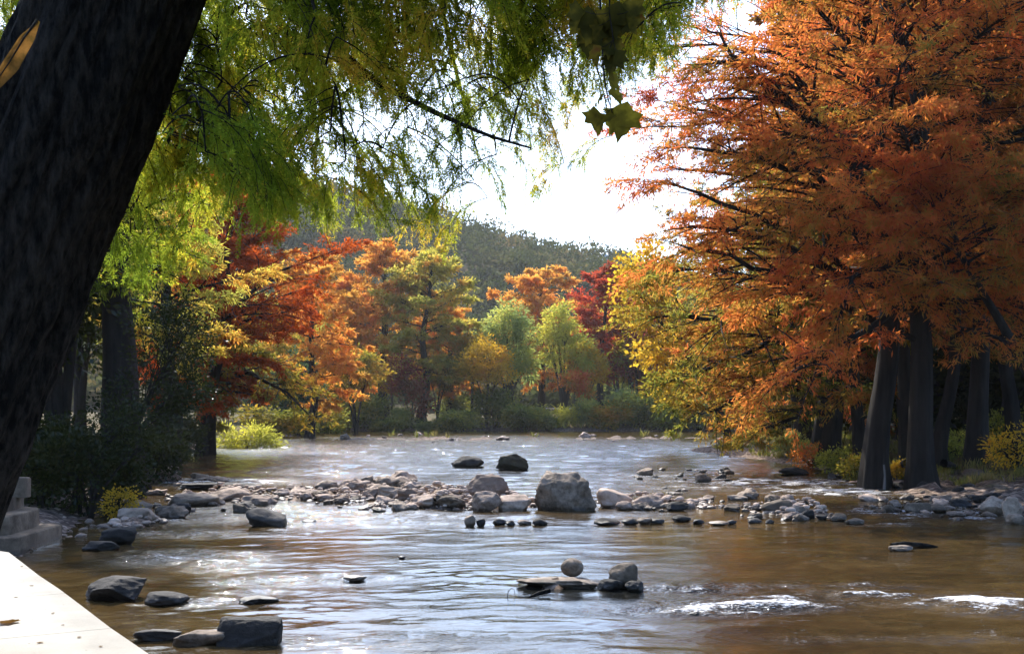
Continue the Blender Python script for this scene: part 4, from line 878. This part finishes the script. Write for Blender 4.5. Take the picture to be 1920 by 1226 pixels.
# hanging sycamore sprigs
def syc_outline():
    pts=[(0,0),(.16,-.04),(.38,-.10),(.41,.12),(.60,.26),(.46,.38),(.50,.62),(.30,.56),(.21,.76),(.10,.80),(0,1.0)]
    L=pts+[(-x,y) for x,y in pts[::-1][1:-1]]
    return np.array(L)
def sprig(name,label,stem,lv,d,mat='sycleaf'):
    base=at(*stem[0],d); root=empty(name,base,label,'leaf sprig')
    B=MB(); P=np.array([at(px,py,d) for px,py in stem])-base; P,_=interp(P,np.linspace(0,1,14)); tubes(B,P,np.linspace(.006,.0025,14),5)
    out=syc_outline()
    for i,(px,py,size,ang,yaw,dz) in enumerate(lv):
        c=at(px,py,d+dz)-base; s=size*.82/F*d
        near=P[np.argmin(((P-c)**2).sum(1))]; k=np.linspace(0,1,5)[:,None]
        tubes(B,near*(1-k)+c*k+np.array([0,0,-.01])*(k*(1-k)*4),np.full(5,.0016),4)
        a=R_(ang); q=out.copy()
        X=q[:,0]*s; Yy=q[:,1]*s; cup=.55*np.abs(q[:,0])*s+.22*s*np.sin(q[:,1]*3.2+i)+.06*s*np.sin(q[:,0]*9+i*2)
        vv=np.stack([X,cup,Yy],-1)
        cy,sy=math.cos(R_(yaw)),math.sin(R_(yaw)); vv=vv@np.array([[cy,sy,0],[-sy,cy,0],[0,0,1]])
        ca,sa=math.cos(a),math.sin(a); vv=vv@np.array([[ca,0,sa],[0,1,0],[-sa,0,ca]])
        mid=(vv[0]+vv[10])/2
        mb=MB(); n=len(vv); vs=np.vstack([vv,mid])+c; i1=np.arange(n); mb.add(vs,t=np.stack([i1,(i1+1)%n,np.full(n,n)],-1))
        mb.build('leaf',M[mat],root)
    B.build('stem',M['barkdark'],root,True)
sprig('sycamore_sprig','cluster of broad dark sycamore leaves hanging against the white sky',[(1150,-160),(1146,-60),(1142,20),(1150,75)],[(1138,15,80,195,20,0),(1128,30,85,150,-25,.03),(1160,10,85,215,30,.02),(1148,70,55,170,10,.01),(1110,50,75,165,35,.05),(1120,90,45,190,-60,.02),(1170,45,60,140,-40,.04),(1132,108,50,205,50,.03),(1178,22,60,175,40,.02),(1098,22,70,140,-50,.03),(1156,96,62,160,35,.0)],5.0)
sprig('sycamore_sprig','small sprig of yellow green sycamore leaves dangling below the dark cluster',[(1120,-100),(1128,60),(1132,140),(1140,185),(1148,212)],[(1150,202,84,186,38,0),(1134,212,62,160,-40,.02),(1136,205,48,165,60,.02),(1140,150,42,235,70,.03),(1128,180,36,140,80,.01),(1146,170,40,205,75,0)],5.6,'sycgold')
# withered blade in the gap beside the trunk
root=empty('withered_frond',at(70,38,5.4),'withered yellow brown striped frond hanging beside the huge trunk','leaf'); o=np.array(root.location)
K=np.array([at(70,38,5.4),at(46,72,5.35),at(18,118,5.3),at(-14,165,5.3)]); P,_=interp(K,np.linspace(0,1,16)); wd=np.interp(np.linspace(0,1,16),[0,.3,.7,1],[.005,.034,.04,.015])
mb=MB(); nx=9; sgn=np.linspace(-1,1,nx); T=norm(np.gradient(P,axis=0)); S=norm(np.cross(T,[[0,1.,.2]]))
V=(P-o)[:,None]+(wd[:,None]*sgn[None])[...,None]*S[:,None]+np.array([0,1.,0])*(.02*np.abs(sgn)+.008*(np.arange(nx)%2))[None,:,None]
i=np.arange(15)[:,None]*nx+np.arange(nx-1)[None]; mb.add(V.reshape(-1,3),np.stack([i,i+1,i+nx+1,i+nx],-1).reshape(-1,4)); mb.build('leaf_blade',M['blade'],root,True)
mb=MB(); tubes(mb,P-o+np.array([0,-.004,0]),np.linspace(.006,.002,16),5); mb.build('midrib',M['barkdark'],root,True)
# fallen leaf on the walkway
root=empty('fallen_leaf',gnd(12,1168,.7)+np.array([0,0,.004]),'dry brown leaf lying on the pale walkway','leaf')
q=syc_outline()*.16; mb=MB(); v=np.c_[q[:,0]*1.1,q[:,1]-.08,.012+.05*np.abs(q[:,0])]; n=len(v); v=np.vstack([v,[0,0,.02]]); i1=np.arange(n); mb.add(v,t=np.stack([i1,(i1+1)%n,np.full(n,n)],-1)); mb.build('leaf_blade',M['blade'],root); root.rotation_euler=(0,0,1.2)
for i,(px,py,sc_) in enumerate([(60,1098,.45),(98,1150,.4),(30,1120,.35),(150,1195,.4),(75,1205,.5),(40,1062,.4),(118,1172,.3),(190,1212,.35)]):
    l_=dup(root,gnd(px,py,.7)+np.array([0,0,.004]),i*1.7,sc_*.55,label='tiny scrap of dry leaf on the pale walkway',group='leaf scraps on the walkway')
# house on the hill
def box(mb,x0,x1,y0,y1,z0,z1): prism(mb,[(x0,y0),(x1,y0),(x1,y1),(x0,y1)],z0,z1,.02)
mw,nt,nd,lk,out=newmat('white_paint'); p=nd.new('ShaderNodeBsdfPrincipled'); p.inputs['Base Color'].default_value=(.8,.8,.78,1); p.inputs['Roughness'].default_value=.6; lk.new(p.outputs[0],out.inputs['Surface']); M['white']=mw
mw,nt,nd,lk,out=newmat('grey_metal'); p=nd.new('ShaderNodeBsdfPrincipled'); p.inputs['Base Color'].default_value=(.4,.42,.44,1); p.inputs['Roughness'].default_value=.4; p.inputs['Metallic'].default_value=.8; lk.new(p.outputs[0],out.inputs['Surface']); M['metal']=mw
hp=at(1131,479,430); root=empty('hill_house',hp-np.array([0,0,3.4]),'tiny white house high on the wooded hill','house')
mb=MB(); box(mb,-1.6,1.6,-2,2,-3,3.0); mb.build('wall',M['white'],root)
mb=MB(); mb.add([(-1.8,-2.3,2.95),(1.8,-2.3,2.95),(1.8,2.3,2.95),(-1.8,2.3,2.95),(-1.8,0,4.4),(1.8,0,4.4)],[(0,1,5,4),(2,3,4,5)],[(1,2,5),(3,0,4)]); mb.build('roof',M['white'],root)
hp=at(1133,475,470); strip([hp+[0,0,-4],hp+[0,0,5],hp+[0,0,12.5]],[.10,.08,.04],'metal','radio_mast','thin radio mast rising from the hill crest','mast')
# low white rail seen under the far bank trees
a=at(895,770,176); a[2]=1.5+.9
root=empty('white_rail',(a[0],178,tz(a[0],178)),'low white rail fence glimpsed through the far bank trunks','fence')
mb=MB(); box(mb,-1,17,-.06,.06,1.0,1.28); mb.build('rail',M['white'],root)
for k in range(7): mb=MB(); box(mb,-.9+k*2.9,-.75+k*2.9,.065,.2,-.3,1.3); mb.build('post',M['white'],root)

# ------------------------------------------------------------------ light, camera
sc=bpy.context.scene
w=bpy.data.worlds.new('World'); sc.world=w; w.use_nodes=True; nt=w.node_tree
sk=nt.nodes.new('ShaderNodeTexSky'); sk.sky_type='NISHITA'; sk.sun_disc=False; sk.sun_elevation=R_(SUN_EL); sk.sun_rotation=R_(SUN_AZ); sk.dust_density=2.6; sk.air_density=1.0
tn=nt.nodes.new('ShaderNodeMix'); tn.data_type='RGBA'; tn.blend_type='MULTIPLY'; tn.inputs['Factor'].default_value=1; tn.inputs[7].default_value=(.83,1.02,1.30,1); nt.links.new(sk.outputs[0],tn.inputs[6]); nt.links.new(tn.outputs[2],nt.nodes['Background'].inputs[0]); nt.nodes['Background'].inputs[1].default_value=.15
sl_=bpy.data.lights.new('sun','SUN'); sl_.energy=4.2; sl_.angle=R_(.5); sl_.color=(1,.93,.82)
HAZE=.00013
if HAZE>0:
    m,nt,nd,lk,out=newmat('haze_air'); pv=nd.new('ShaderNodeVolumePrincipled'); pv.inputs['Color'].default_value=(.88,.90,.92,1); pv.inputs['Density'].default_value=HAZE; pv.inputs['Anisotropy'].default_value=.35
    lk.new(pv.outputs[0],out.inputs['Volume']); mb=MB(); prism(mb,[(-1900,-110),(1900,-110),(1900,2300),(-1900,2300)],-3,230,.0); tag(mb.build('haze',m),'thin pale autumn haze over the valley','haze',kind='stuff')
so=bpy.data.objects.new('sun',sl_); C.objects.link(so); so.location=(-20,80,60)
so.rotation_euler=(R_(SUN_EL-90),0,R_(-SUN_AZ))
cd=bpy.data.cameras.new('camera'); co=bpy.data.objects.new('camera',cd); C.objects.link(co); co.location=(0,0,H); co.rotation_euler=(R_(90),0,0)
cd.sensor_width=36; cd.lens=F/1920*36; cd.shift_y=(YH-613)/1920; cd.clip_start=.1; cd.clip_end=5000; sc.camera=co
sc.view_settings.view_transform='Standard'; sc.view_settings.look='None'; sc.view_settings.gamma=1; sc.view_settings.exposure=1.14
cy=sc.cycles; cy.max_bounces=6; cy.diffuse_bounces=3; cy.glossy_bounces=3; cy.transmission_bounces=4; cy.transparent_max_bounces=8; cy.volume_bounces=0
cy.use_denoising=True; cy.sample_clamp_indirect=6; cy.caustics_reflective=False; cy.caustics_refractive=False
